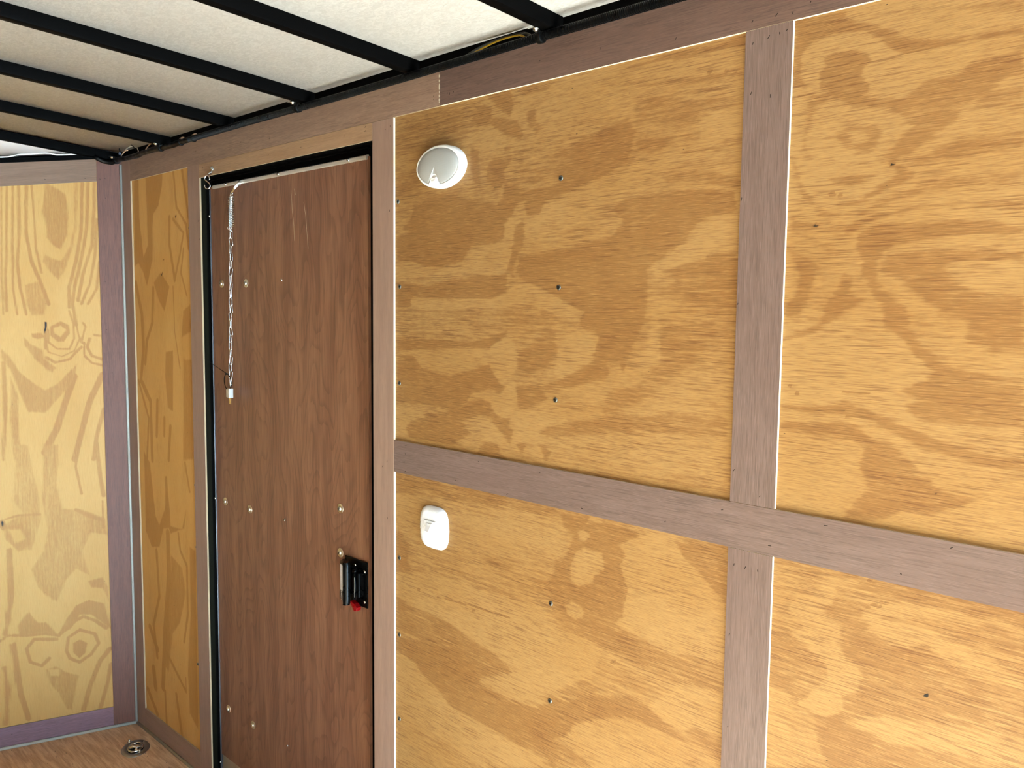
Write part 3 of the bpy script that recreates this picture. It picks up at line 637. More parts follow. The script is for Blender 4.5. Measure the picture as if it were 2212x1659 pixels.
V1, V2, V3, V4, V5, V6, V7, V8 = -2.9663, -2.8962, -2.4760, -2.4016, -1.5617, -1.4860, -0.6431, -0.5685
H1, H2, H3, H6, HDR, ZTOP = 1.9058, 1.1926, 1.1203, 0.0709, 1.8667, 1.985
REAR, YL, FZ = 4.2, -1.83, -0.006
DVx, DVy = -0.312687, -0.949856
def vf(t, n, z, mir=False):
    x = V1 + DVx*t - DVy*n; y = DVy*t + DVx*n
    return (x, (YL - y) if mir else y, z)
def zc(y):
    u = min(-y, y - YL) if y < 0 else -y
    return 2.0075 + 0.0611*u - 0.0081*u*u

# ------------------------------------------------------------------ setting: yard, floor, walls, ceiling
b = MB(); b.box(REAR-12, REAR+40, -26, 24, -0.62, -0.55); tag(b.build('ground', M['concrete']), 'grey asphalt yard outside the open rear end', kind='structure')
b = MB()
out = [vf(0.9633, -0.03, 0)[:2], vf(-0.03, -0.03, 0)[:2], (REAR, 0.06), (REAR, YL-0.06), vf(-0.03, -0.03, 0, True)[:2]]
b.prism(out, lambda a, c, h: (a, c, h), FZ-0.02, FZ); tag(b.build('floor', M['floor']), 'brown strand board floor with dark flecks', kind='structure')

wr = empty('wall_right', (0, 0, 0)); tag(wr, 'long side wall of honey pine plywood sheets with the door in it', kind='structure')
b = MB(); b.box(V1-0.09, REAR, 0.062, 0.075, FZ-0.05, 2.14); b.build('light_tight_backing', M['black'], wr)  # unseen black sheets behind the walls, added to stop light leaks
fw = lambda a, d, z: (a, np.full_like(a, 0.005+d), z)
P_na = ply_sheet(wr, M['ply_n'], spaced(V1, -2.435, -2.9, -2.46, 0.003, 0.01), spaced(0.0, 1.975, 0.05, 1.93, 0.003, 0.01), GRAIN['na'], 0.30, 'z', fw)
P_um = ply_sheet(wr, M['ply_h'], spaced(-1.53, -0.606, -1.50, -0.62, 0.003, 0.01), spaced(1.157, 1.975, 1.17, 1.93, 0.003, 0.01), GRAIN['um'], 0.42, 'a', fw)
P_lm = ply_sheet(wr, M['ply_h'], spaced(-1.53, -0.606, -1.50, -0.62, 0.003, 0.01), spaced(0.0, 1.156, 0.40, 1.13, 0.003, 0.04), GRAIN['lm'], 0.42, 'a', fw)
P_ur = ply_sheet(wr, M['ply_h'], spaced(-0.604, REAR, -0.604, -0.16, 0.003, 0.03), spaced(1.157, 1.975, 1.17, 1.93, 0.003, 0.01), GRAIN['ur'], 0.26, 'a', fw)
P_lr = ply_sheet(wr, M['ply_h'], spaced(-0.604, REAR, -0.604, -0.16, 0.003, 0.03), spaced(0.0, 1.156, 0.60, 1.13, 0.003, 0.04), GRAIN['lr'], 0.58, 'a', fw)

wf = empty('wall_front', (0, 0, 0)); tag(wf, 'angled front wall of pale upright pine plywood', kind='structure')
zt = lambda t: 1.9776 - 0.1377*(t-0.0789)
b = MB(); b.box(-0.10, 0.975, -0.05, -0.035, FZ-0.03, 2.14, fn=lambda t, n, z: vf(t, n, z)); b.build('light_tight_backing', M['black'], wf)
def fv(a, d, z): return (V1 + DVx*a - DVy*(-0.005-d), DVy*a + DVx*(-0.005-d), z - 0.1377*np.clip(a-0.0789, 0, 2)*np.clip((z-1.5)/0.47, 0, 1))
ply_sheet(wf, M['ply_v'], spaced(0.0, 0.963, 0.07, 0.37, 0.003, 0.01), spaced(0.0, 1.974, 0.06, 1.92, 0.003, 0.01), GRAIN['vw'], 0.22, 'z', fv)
wl2 = empty('wall_front_left', (0, 0, 0)); tag(wl2, 'far half of the angled front wall, plain pine plywood', kind='structure')
def fv2(a, d, z): X, Y, Z = fv(a, d, z); return X, YL-Y, Z
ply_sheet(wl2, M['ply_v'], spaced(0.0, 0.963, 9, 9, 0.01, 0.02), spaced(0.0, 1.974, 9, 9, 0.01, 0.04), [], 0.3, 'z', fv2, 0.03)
b = MB(); b.box(-0.10, 0.975, -0.05, -0.036, FZ-0.03, 2.14, fn=lambda t, n, z: vf(t, n, z, True)); b.build('light_tight_backing', M['black'], wl2)
wl = empty('wall_left', (0, 0, 0)); tag(wl, 'opposite side wall of pine plywood behind the viewer', kind='structure')
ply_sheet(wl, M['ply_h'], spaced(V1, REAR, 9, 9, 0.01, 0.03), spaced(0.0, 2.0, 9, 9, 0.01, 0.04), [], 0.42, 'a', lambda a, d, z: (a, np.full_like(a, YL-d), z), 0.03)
b = MB(); b.box(V1-0.09, REAR, YL-0.05, YL-0.031, FZ-0.05, 2.14); b.build('light_tight_backing', M['black'], wl)

b = MB()
ys = [YL-0.06, YL] + [YL + k*(0-YL)/36 for k in range(1, 36)] + [0.0, 0.06]; ns = len(ys)
ids = [[b.vert((x, y, zc(y)+dz)) for y in ys] for dz in (0, 0.03) for x in (V1-0.02, REAR)]
for k in range(ns-1):
    b.face((ids[0][k], ids[1][k], ids[1][k+1], ids[0][k+1]), 0, None, True); b.face((ids[2][k], ids[2][k+1], ids[3][k+1], ids[3][k]), 1)
    for p, q in ((0, 2), (1, 3)): b.face((ids[p][k], ids[p][k+1], ids[q][k+1], ids[q][k]), 1)
for k in (0, ns-1): b.face((ids[0][k], ids[1][k], ids[3][k], ids[2][k]), 1)
ceil = b.build('ceiling', [M['ceil'], M['black']]); tag(ceil, 'off-white embossed ceiling liner between the black bows', kind='structure')
# the nose of the roof slopes down towards the front
b = MB(); nn = 24
for mir in (False, True):
    A = []; B = []; A2 = []; B2 = []
    for k in range(nn+1):
        t = 0.9633*k/nn; x, y, _ = vf(t, -0.01, 0, mir); yy = min(max(y, YL/2), 0.0) if not mir else max(min(y, YL/2), YL)
        A.append(b.vert((V1-0.010, yy, zc(yy)-0.003))); B.append(b.vert((x, y, zt(t)+0.019)))
        A2.append(b.vert((V1-0.010, yy, zc(yy)+0.027))); B2.append(b.vert((x, y, zt(t)+0.049)))
    for k in range(nn):
        b.face((A[k], A[k+1], B[k+1], B[k]), 0, None, True); b.face((A2[k], B2[k], B2[k+1], A2[k+1]), 0)
        b.face((B[k], B[k+1], B2[k+1], B2[k]), 0)
b.build('nose_panel', M['nose'], ceil)
b = MB(); b.box(V1-0.45, REAR, YL-0.09, 0.09, 2.12, 2.14); b.build('light_block_roof', M['black'], ceil)  # unseen sheet added over the roof to block leaking sunlight
b = MB()
hem = []
for k in range(61):
    t = 0.06 + 0.9*k/60; up = smooth01((t-0.19)/0.03)*(1-smooth01((t-0.30)/0.03)); wv = smooth01((t-0.19)/0.03)*(1-smooth01((t-0.24)/0.03))
    hem.append(vf(t, 0.004, zt(t)+0.0185+0.006*float(up)+0.001*float(wv)))
b.tube(hem, 0.0022, 6); b.build('liner_hem', M['nose'], ceil)

# ------------------------------------------------------------------ trims: strips of meranti nailed over the sheet joints
_nt = [0]
def staples(parent, pts, fn=None, slant=0.0, depth=0.0):
    if not pts: return
    m = MB(parent.location)
    for i, (a, z) in enumerate(pts):
        a, z = a/1000.0, z/1000.0; an = slant + 0.35*math.sin(i*2.3); h = 0.0019+0.0008*math.sin(i*1.7); d = Vector((math.sin(an), math.cos(an)))*h; e = Vector((math.cos(an), -math.sin(an)))*0.0005
        c = Vector((a, z)); q = [c-d-e, c-d+e, c+d+e, c+d-e]
        f = fn or (lambda x, n, zz: (x, -n, zz))
        lo = [m.vert(f(p[0], -0.001, p[1])) for p in q]; hi = [m.vert(f(p[0], 0.0002, p[1])) for p in q]
        m.face(hi, 0)
        for k in range(4): m.face((lo[k], lo[(k+1) % 4], hi[(k+1) % 4], hi[k]), 0)
    o = m.build('staple_mark', M['staple'], parent); o['kind'] = 'stuff'
def trim(label, x0, x1, z0, z1, axis, mat='luan', pts=None, fn=None, slant=0.3, name=None, uo=None, y0=0.0, y1=0.005, edge='edge'):
    _nt[0] += 1; uo = uo or (_nt[0]*1.37, _nt[0]*0.71)
    m = MB()
    mats = {k: 1 for k in ('-x', '+x', '-z', '+z')}; mats['+y'] = 0
    if fn: m.box(x0, x1, -0.005, 0.0, z0, z1, 0, axis, {'-y': 0, '+y': 0, '-x': 1, '+x': 1, '-z': 1, '+z': 1}, lambda t, n, z: fn(t, n, z), uo)
    else: m.box(x0, x1, y0, y1, z0, z1, 0, axis, mats, None, uo)
    o = m.build(name or 'trim_%d' % _nt[0], [M[mat], M[edge]]); tag(o, label, kind='structure')
    staples(o, pts or [], (lambda a, n, z: fn(a, n, z)) if fn else None, slant)
    return o
tt = trim('long pinkish strip along the wall top, right of the joint', -1.3345, REAR, H1, ZTOP, 'x', 'luan_top', edge='edge_lit', pts=[(-633, 1918), (-595, 1919), (-570, 1916), (-544, 1925), (-766, 1921), (-918, 1936), (-1057, 1943), (-1310, 1927), (-1303, 1925), (-1292, 1926), (-1311, 1942)], slant=0.5)
trim('brownish strip along the wall top above the door', V2+0.0006, -1.3355, H1, ZTOP, 'x', 'luan_left', pts=[(-2154, 1938), (-2004, 1928), (-1352, 1928), (-1352, 1922), (-2420, 1945)], slant=0.6)
m = MB()
for i in range(9):
    z = 1.912 + 0.0062*i + 0.002*math.sin(i*5); a = 0.0012+0.0012*abs(math.sin(i*2.1)); m.box(-1.335-a*0.5, -1.335+a, -0.0005, 0.001, z, z+0.003+0.002*math.sin(i)**2)
o = m.build('splinter_fringe', M['splinter'], tt); o['kind'] = 'stuff'; o.location = (0, 0, 0)
trim('narrow upright strip on the side wall at the front corner', V1+0.0005, V2, 0.0, ZTOP, 'z', 'luan_smooth')
trim('upright strip left of the door frame', V3, V4, 0.0, H1, 'z', 'luan_smooth', pts=[(-2410, 1688), (-2412, 1742)])
trim('short flat strip over the door frame', V4+0.0005, V5-0.0005, HDR, H1-0.0006, 'x', 'luan_hdr', pts=[(-1588, 1899), (-1588, 1890), (-1671, 1889), (-1855, 1887), (-2011, 1886), (-2380, 1893)], slant=0.8)
trim('upright strip right of the door with a cut edge coloured as lit', V5, V6, 0.0, H1-0.0006, 'z', 'luan_smooth', edge='edge_lit', pts=[(-1511, 1140), (-1527, 1127), (-1497, 1888), (-1515, 1883), (-1510, 1008), (-1500, 1705)])
trim('wide upright strip right of the dome light wall, upper length', V7, V8, H2+0.0006, H1-0.0006, 'z', edge='edge_lit', pts=[(-631, 1886), (-606, 1890), (-589, 1892), (-578, 1894), (-631, 1814), (-600, 1805), (-593, 1209), (-641, 1501), (-641, 1659), (-638, 1243)], slant=0.35)
trim('wide upright strip below the level rail, lower length', V7, V8, 0.0, H3-0.0006, 'z', edge='edge_lit', pts=[(-632, 1094), (-613, 1093), (-592, 1093), (-633, 829), (-636, 980)], slant=0.2)
trim('level strip at waist height running right from the door strip', V6+0.0005, REAR, H3, H2, 'x', pts=[(-656, 1177), (-574, 1136), (-1443, 1185), (-1445, 1166), (-1449, 1147), (-1446, 1126), (-1210, 1180), (-1280, 1131), (-1128, 1126), (-939, 1130), (-761, 1139), (-1043, 1182), (-489, 1183), (-322, 1185), (-383, 1136)], slant=1.3)
trim('low strip along the floor between corner and door', V2+0.0005, V3-0.0005, 0.0, H6, 'x', 'luan_smooth', name='baseboard_right', pts=[(-2640, 24), (-2530, 32)], slant=1.0)
trim('low strip along the floor under the light switch', V6+0.0005, REAR, 0.0, H6, 'x', name='baseboard_rear_right')
# front wall strips
trim('upright corner strip on the angled front wall', 0.0006, 0.0765, 0.0, 1.9776, 'z', 'luan_corner', fn=vf, pts=[(67, 1913), (52, 1916), (52, 1851), (58, 1730), (61, 1571), (61, 1407), (48, 1259)], slant=1.2)
_nt[0] += 1; m = MB()
m.box(0.077, 0.962, -0.005, 0.0, -0.0727, 0.0, 0, 'x', {'-x': 1, '+x': 1, '-z': 1, '+z': 1}, lambda t, n, z: vf(t, n, zt(t)+z), (3.1, 0.4))
o = m.build('trim_%d' % _nt[0], [M['luan_nose'], M['edge']]); tag(o, 'sloping strip along the top of the angled front wall', kind='structure'); staples(o, [(229, 1899), (112, 1912)], vf, 1.2)
trim('low sky-tinted strip along the foot of the angled front wall', 0.077, 0.962, 0.0, 0.0685, 'x', 'luan_sky_tint', fn=vf, name='baseboard_front', pts=[(388, 41), (180, 30)], slant=1.2)
# pale caulk beads in the corner and along the floor
_nt[0] += 1; m = MB(); m.tube([(V1+0.0010, -0.0036, z) for z in (0.0, 0.65, 1.3, 1.966)], 0.0042, 8); tag(m.build('trim_%d' % _nt[0], M['bead']), 'pale rounded bead in the upright front corner', kind='structure')
_nt[0] += 1; m = MB(); m.tube([(x, -0.0025, FZ+0.0025) for x in (V1+0.004, -2.2, -0.5, REAR)], 0.0050, 8); tag(m.build('trim_%d' % _nt[0], M['bead']), 'pale bead along the floor under the side wall', kind='structure')
_nt[0] += 1; m = MB(); m.tube([vf(t, 0.003, FZ+0.0035) for t in (0.0, 0.4, 0.96)], 0.0056, 8); tag(m.build('trim_%d' % _nt[0], M['bead']), 'white bead along the floor under the front wall', kind='structure')

# ------------------------------------------------------------------ roof steel
m = MB(); m.box(V1-0.02, REAR, 0.0, 0.028, ZTOP, 2.030)
rr = m.build('roof_rail', M['black']); tag(rr, 'black steel rail along the side wall top under the ceiling', 'roof rail')
m = MB(); m.box(-0.01, 0.965, -0.028, 0.0, 0.0005, 0.0165, fn=lambda t, n, z: vf(t, n, zt(t)+z)); add_bevel(m.build('front_rail', M['black']), 0.002).data.update()
tag(bpy.data.objects['front_rail'], 'black steel rail sloping along the top of the angled front wall', 'roof rail')
def bow_mesh(wd=0.0268, h=0.0272):
    m = MB(); ysb = [-0.002 - k*(1.826/40) for k in range(41)]
    r = 0.004; prof = [(0, 0), (0, -h+r), (-r*0.3, -h+r*0.3), (-r, -h), (-wd+r, -h), (-wd+r*0.3, -h+r*0.3), (-wd, -h+r), (-wd, 0)]
    R = [[m.vert((a, y, zc(y)+c-0.0003-2.0)) for a, c in prof] for y in ysb]; n = len(prof)
    for i in range(len(ysb)-1):
        for k in range(n): q = (k+1) % n; m.face((R[i][k], R[i][q], R[i+1][q], R[i+1][k]), 0, None, True)
    m.face(R[0], 0); m.face(R[-1][::-1], 0)
    me = m.mesh('roof_bow', M['black']); return me
bow_me = bow_mesh()
for x, lab in ((-1.0005, 'black roof bow nearest the viewer, above the big corrugated sleeve clamp'), (-1.395, 'second black roof bow from the viewer, ending over the joint in the top strip'), (-1.788, 'third black roof bow, ending over the middle of the door'),
               (-2.185, 'fourth black roof bow, ending over the door chain, no clamp on it'), (-2.580, 'fifth black roof bow, ending at the taped cable with cut tie tails'), (-2.974, 'last black roof bow at the front corner where the white roof panel begins')):
    o = bpy.data.objects.new('roof_bow', bow_me); COL.objects.link(o); o.location = (x, 0, 2.0 if x > -2.9 else 1.9975)
    tag(o, lab, 'roof bow', 'black roof bows across the ceiling')
    md = o.modifiers.new('shade', 'EDGE_SPLIT'); md.split_angle = math.radians(35)

# ------------------------------------------------------------------ cable run along the wall top
CY, CZ, CR_ = -0.0285, 1.9718, 0.0083
cr = empty('cable_conduit', (-1.6, CY, CZ), 'black corrugated cable sleeve running along the wall top to the front corner', 'conduit')
m = MB(cr.location); pts = []; rad = []; pitch = 0.0041; n = int((0.15+2.395)/pitch)
for i in range(n):
    x = -2.395 + i*pitch
    for f_, r_ in ((0.0, CR_), (0.5, CR_), (0.6, CR_-0.0014), (0.9, CR_-0.0014)):
        xx = x + f_*pitch; dz = 0.0010*math.sin(xx*5.1) + 0.0008*math.exp(-((xx+1.03)/0.05)**2)
        pts.append((xx, CY + 0.0010*math.sin(xx*3.3), CZ+dz)); rad.append(r_)
m.tube(pts, rad, 12, 0, True, False); m.build('corrugated_sleeve', M['loom'], cr)
m = MB(cr.location); pts = []; rad = []
for i in range(110):
    x = -2.39 - i*0.005; pts.append((x, CY+0.001*math.sin(x*31), CZ+0.0012*math.sin(x*23)+0.0006*math.sin(x*71))); rad.append(0.0080+0.0003*math.sin(x*190)*math.sin(x*37)+0.0005*math.sin(x*47)+0.0003*math.sin(x*113))
last = pts[-1]
for t, n_, z in ((0.03, 0.022, 1.9665), (0.055, 0.019, 1.9695), (0.072, 0.0185, 1.977), (0.082, 0.0185, 1.984)): pts.append(vf(t, n_, z)); rad.append(0.0074)
m.tube(pts, rad, 12); m.build('taped_section', M['tape'], cr)
def wire(nm, mat, pts, r=0.0014):
    P = [Vector(p) for p in pts]; out_ = []
    for i in range(len(P)-1):
        p0, p1, p2, p3 = P[max(i-1, 0)], P[i], P[i+1], P[min(i+2, len(P)-1)]
        for k in range(6):
            t = k/6; out_.append(0.5*((2*p1)+(p2-p0)*t+(2*p0-5*p1+4*p2-p3)*t*t+(3*p1-p0-3*p2+p3)*t**3))
    out_.append(P[-1]); q = MB(cr.location); q.tube(out_, r, 7); return q.build(nm, M[mat], cr)
o = wire('wire', 'yellow', [(-1.215, -0.024, 1.980), (-1.173, -0.013, 1.9930), (-1.135, -0.011, 1.9965), (-1.0965, -0.013, 1.9935), (-1.07, -0.024, 1.980)], 0.0017); o['label'] = 'yellow wire arching out of the sleeve'
o = wire('wire', 'grey', [(-1.235, -0.024, 1.979), (-1.198, -0.010, 1.9955), (-1.14, -0.007, 2.0005), (-1.09, -0.009, 1.9970), (-1.055, -0.024, 1.981)], 0.0020); o['label'] = 'grey wire arching above the yellow one'
o = wire('wire', 'whitewire', [(-2.905, -0.024, 1.985), (-2.875, -0.020, 2.0035), (-2.835, -0.018, 2.0080), (-2.790, -0.020, 1.9995), (-2.76, -0.026, 1.980)], 0.0016); o['label'] = 'white wire looping at the front corner'
o = wire('wire', 'tape', [(-2.895, -0.026, 1.990), (-2.905, -0.030, 2.008), (-2.870, -0.032, 2.018), (-2.810, -0.028, 2.008), (-2.775, -0.026, 1.984)], 0.0013); o['label'] = 'black wire looping at the front corner'
o = wire('wire', 'tanwire', [(-2.885, -0.026, 1.990), (-2.865, -0.026, 1.997), (-2.845, -0.026, 1.996)], 0.0018); o['label'] = 'tan wire end beside the blue connector'
o = wire('wire', 'tanwire', [(-2.72, -0.024, 1.978), (-2.70, -0.018, 1.996), (-2.655, -0.018, 1.9985), (-2.635, -0.022, 1.990)], 0.0017); o['label'] = 'tan wire arching by the fifth bow'
m = MB(cr.location); m.lathe([(0.001, 0), (0.0042, 0.002), (0.0034, 0.012), (0.0015, 0.016), (0.0, 0.016)], (-2.915, -0.026, 1.992), (0.8, 0, 0.25), 10); o = m.build('wire_connector', M['bluecap'], cr)
for x in (-2.452, -2.372):
    m = MB(cr.location); m.lathe([(CR_-0.001, -0.002), (CR_+0.0016, -0.002), (CR_+0.0016, 0.002), (CR_-0.001, 0.002)], (x, CY, CZ), (1, 0, 0), 14); o = m.build('tie_band', M['ziptie'], cr)
    m = MB(cr.location); m.tube([(x-0.004, CY-0.002, CZ+CR_+0.001), (x+0.004, CY+0.001, CZ+CR_+0.0035), (x+0.011, CY+0.004, CZ+CR_+0.0045)], [0.0022, 0.0028, 0.0012], 6); o = m.build('tie_tail', M['tanwire'], cr); o['label'] = 'tan cut end of a cable tie'
# P-clamps that hold the sleeve to the bows
cl = empty('cable_clamp', (-1.030, CY, CZ), 'zinc clamp with domed screw under the nearest roof bow', 'cable clamp', 'clamps holding the cable run')
m = MB(); m.lathe([(CR_-0.0005, -0.006), (CR_+0.0014, -0.0062), (CR_+0.0022, -0.005), (CR_+0.0022, 0.005), (CR_+0.0014, 0.0062), (CR_-0.0005, 0.006)], (0, 0, 0), (1, 0, 0), 18); o = m.build('strap', M['ziptie'], cl); o['label'] = 'black rubber strap'
m = MB()
tabp = [(-0.006, 0.006), (0.002, 0.0095), (-0.012, 0.0112), (-0.026, 0.0112)]
for a0, a1 in ((0, 1), (1, 2), (2, 3)):
    (ya, za), (yb, zb) = tabp[a0], tabp[a1]
    q = [m.vert(p) for p in ((-0.006, ya, za), (0.006, ya, za), (0.0075, yb, zb), (-0.0075, yb, zb), (-0.006, ya, za-0.0014), (0.006, ya, za-0.0014), (0.0075, yb, zb-0.0014), (-0.0075, yb, zb-0.0014))]
    for f4 in ((0, 1, 2, 3), (7, 6, 5, 4), (0, 4, 5, 1), (1, 5, 6, 2), (2, 6, 7, 3), (3, 7, 4, 0)): m.face([q[k] for k in f4])
m.build('metal_tab', M['zinc'], cl)
m = MB(); m.lathe([(0.0, -0.0055), (0.0026, -0.0052), (0.0044, -0.0035), (0.0050, -0.0012), (0.0064, -0.0008), (0.0064, 0.0)], (0.005, -0.0178, 0.0099), (0, 0, 1), 12); m.build('screw', M['zinc'], cl)
for x, lab in ((-1.8215, 'zinc clamp with domed screw under the third roof bow over the door'), (-2.5900, 'small zinc clamp under the fifth roof bow beside the taped cable'), (-2.9300, 'zinc clamp in the front corner under the last roof bow')):
    c = copy_tree(cl); c.location = (x, CY, CZ); c['label'] = lab
# ------------------------------------------------------------------ side door
DL, DR, DT, DB, DY = -2.3940, -1.6200, 1.8465, 0.0878, 0.030
door = empty('door_1', (-2.0, 0.03, 0.0)); tag(door, 'reddish brown side door with black frame, chain and paddle latch', kind='structure')
L0 = door.location
m = MB(L0)
m.box(V4-0.030, V4, 0.0055, 0.058, FZ, HDR+0.012); m.box(V5, V5+0.030, 0.0055, 0.058, FZ, HDR+0.012); m.box(V4, V5, 0.0055, 0.058, HDR+0.0005, HDR+0.012)
m.box(DR+0.0015, V5, 0.036, 0.058, FZ, HDR+0.0005); m.box(V4, DR+0.0015, 0.0375, 0.058, DT+0.0008, HDR+0.0005)
m.box(V4, DR+0.0015, 0.030, 0.0376, HDR-0.006, HDR+0.0005)
add_bevel(m.build('door_frame', M['black'], door), 0.0012)
m = MB(L0); m.box(V4-0.001, V4+0.0008, 0.0056, 0.020, FZ, HDR); o = m.build('jamb_liner', M['jamb'], door); o['label'] = 'dark olive strip on the hinge side'
m = MB(L0); m.box(V4+0.0009, DL-0.0032, 0.0285, 0.056, FZ, DT, 0); o = m.build('weather_seal', M['gasket'], door)
m = MB(L0); m.box(DL+0.0005, DR, DY, DY+0.025, DB, DT-0.004, 0, 'z'); dp = m.build('door_panel', M['door'], door)
# pale scratches on the door skin
m = MB(L0)
for pts in ([(-1.952, 1.795), (-1.947, 1.742), (-1.940, 1.700), (-1.938, 1.662)], [(-1.892, 1.757), (-1.884, 1.724), (-1.880, 1.690), (-1.874, 1.640)], [(-1.936, 1.796), (-1.931, 1.780)]):
    for (x0, z0), (x1, z1) in zip(pts, pts[1:]):
        wd = 0.0012; q = [m.vert(p) for p in ((x0-wd*0.5, DY-0.0002, z0), (x0+wd*0.5, DY-0.0002, z0), (x1+wd, DY-0.0002, z1), (x1-wd*0.3, DY-0.0002, z1))]; m.face(q)
o = m.build('scratch', M['splinter'], dp); o['kind'] = 'stuff'
m = MB(L0); m.box(DL-0.0030, DL+0.0012, DY-0.0036, DY+0.026, 0.02, DT-0.012); o = add_bevel(m.build('edge_strip', M['alu_side'], door), 0.0008); o['label'] = 'thin bare aluminium edge on the hinge side'
m = MB(L0)
m.prism([(DY-0.0022, 0.0), (DY-0.0040, 0.0018), (DY-0.0040, 0.0085), (DY-0.0012, 0.0112), (DY+0.004, 0.0115), (DY+0.004, 0.0)], lambda a, c, h: (h, a, 1.8345+c), -2.3745, DR-0.0005)
ts = m.build('header_strip', M['alu'], door); ts['label'] = 'pale aluminium strip across the door top'
m = MB(L0); m.prism([(DY-0.001, 0.0), (DY+0.004, 0.084), (DY+0.02, 0.084), (DY+0.02, 0.0)], lambda a, c, h: (h, a, c+0.002), V4+0.004, V5-0.002); m.build('sill_plate', M['sill'], door)

def screw_mesh(name, R, H, mats, cross=True, flange=0.0, seg=14):
    """head facing -y, base at y=0"""
    m = MB()
    prof = []
    if flange: prof += [(flange, 0.0), (flange, 0.0008), (flange-0.0012, 0.0014), (R+0.0006, 0.0020)]
    prof += [(R, 0.0 if not flange else 0.0020), (R, H*0.35), (R*0.86, H*0.75), (R*0.6, H*0.95), (R*0.3, H)]
    m.lathe(prof, (0, 0, 0), (0, -1, 0), seg)
    if cross:
        s, t = R*0.55, R*0.13
        for a in (0.3, 0.3+PI/2):
            c, sn = math.cos(a), math.sin(a); q = [m.vert((c*u - sn*v, -H*1.0-0.00012, sn*u + c*v)) for u, v in ((-s, -t), (s, -t), (s, t), (-s, t))]; m.face(q, 1)
    return m.mesh(name, mats)
SC = screw_mesh('screw', 0.0050, 0.0019, [M['zinc_dull'], M['dark']])
SMALL = screw_mesh('small_screw', 0.0040, 0.0022, [M['zinc'], M['dark']])
WASH = screw_mesh('washer_screw', 0.0062, 0.0062, [M['washer'], M['dark']], True, 0.0122, 20)
RIV = screw_mesh('dome_rivet', 0.0044, 0.0036, [M['zinc'], M['dark']], False)
def put(name, me, parent, x, y, z, rx=0.0):
    o = bpy.data.objects.new(name, me); COL.objects.link(o); o.parent = parent
    pl = parent.location
    if parent.parent is not None: pl = pl + parent.parent.location
    o.location = Vector((x, y, z)) - pl; o.rotation_euler = (0, rx, 0); return o
for i, (x, z) in enumerate([(-2.3352, 1.5566), (-2.1928, 1.5559), (-2.338, 0.9041), (-2.1918, 0.9054), (-1.7394, 0.986), (-1.7407, 0.872), (-2.3427, 0.2518), (-2.1937, 0.2538)]): put('washer_screw', WASH, door, x, DY, z, i*0.9)
for i, (x, z) in enumerate([(-2.0044, 1.5617), (-2.0048, 0.9083), (-2.0044, 0.2623)]): put('small_screw', SMALL, door, x, DY, z, i*1.3)
for x, z in [(-2.2935, 1.8399), (-2.0079, 1.8405), (-1.6912, 1.8397)]: put('dome_rivet', RIV, ts, x, DY-0.0038, z)
for z in (1.7568, 0.9054, 0.0611): put('edge_rivet', RIV, door, DL-0.001, DY-0.0036, z)
# wall screws
for P, L in ((P_um, [(-1.0056, 1.7272), (-1.007, 1.5302), (-1.0105, 1.3222), (-1.4761, 1.7229), (-1.4704, 1.5369), (-1.4717, 1.322)]), (P_lm, [(-1.0142, 0.9318), (-1.0127, 0.74), (-1.4721, 0.9221), (-1.4723, 0.7412), (-1.4726, 0.5394)]),
             (P_na, [(-2.4820, 1.7261), (-2.4815, 1.138), (-2.4825, 0.9356), (-2.4825, 0.7381), (-2.490, 0.3567)])):
    for i, (x, z) in enumerate(L): put('screw', SC, P, x, 0.005, z, i*1.1)

# paddle latch
la = empty('latch', Vector((-1.68, DY, 0.81)) - L0); la.parent = door; la['label'] = 'black paddle latch with red lever and white notice sticker'
LO = Vector((-1.68, DY, 0.81))
m = MB(LO); m.box(-1.716, -1.6235, DY-0.0045, DY, 0.757, 0.872); m.box(-1.662, -1.636, DY-0.020, DY-0.0044, 0.785, 0.846); m.box(-1.6895, -1.662, DY-0.010, DY-0.0044, 0.781, 0.852)
add_bevel(m.build('base_plate', M['hblack'], la), 0.0018)
m = MB(LO); m.tube([(-1.6485, DY-0.0225, 0.780), (-1.6485, DY-0.0225, 0.851)], 0.0040, 10); m.lathe([(0, 0), (0.0062, 0), (0.0062, 0.004), (0, 0.004)], (-1.6485, DY-0.0225, 0.849), (0, 0, 1), 10); m.build('hinge_pin', M['hblack'], la)
m = MB(LO); m.box(-1.6446, -1.6436, DY-0.0268, DY-0.0262, 0.787, 0.836); m.build('pin_edge', M['greymetal'], la)
# paddle: flat sticker face on the left, rounded grip roll, web back to the hinge
prof = [(-1.7105, -0.0020), (-1.7120, -0.0055), (-1.7100, -0.0085), (-1.6870, -0.0150), (-1.6835, -0.0180), (-1.6800, -0.0225), (-1.6745, -0.0255), (-1.6680, -0.0248), (-1.6635, -0.0205), (-1.6625, -0.0150), (-1.6640, -0.0105), (-1.6700, -0.0080), (-1.6900, -0.0060)]
m = MB(LO); nz = 18
def pz(a, c, h): return (a, DY + c - 0.014, h)
rings = []
for k in range(nz+1):
    h = 0.7625 + (0.8690-0.7625)*k/nz; e = min(k, nz-k)/nz; sh = 1.0 if e > 0.09 else (0.60+0.40*math.sqrt(max(0, 1-(1-e/0.09)**2)))
    cx = -1.685; rings.append([m.vert(pz(cx + (a-cx)*(sh if a < cx else 1.0-(1-sh)*0.25), c, h)) for a, c in prof])
n = len(prof)
for k in range(nz):
    for i in range(n): j = (i+1) % n; m.face((rings[k][i], rings[k][j], rings[k+1][j], rings[k+1][i]), 0, None, True)
m.face(rings[0][::-1]); m.face(rings[-1])
o = m.build('paddle', M['hblack'], la); es = o.modifiers.new('shade', 'EDGE_SPLIT'); es.split_angle = math.radians(50)
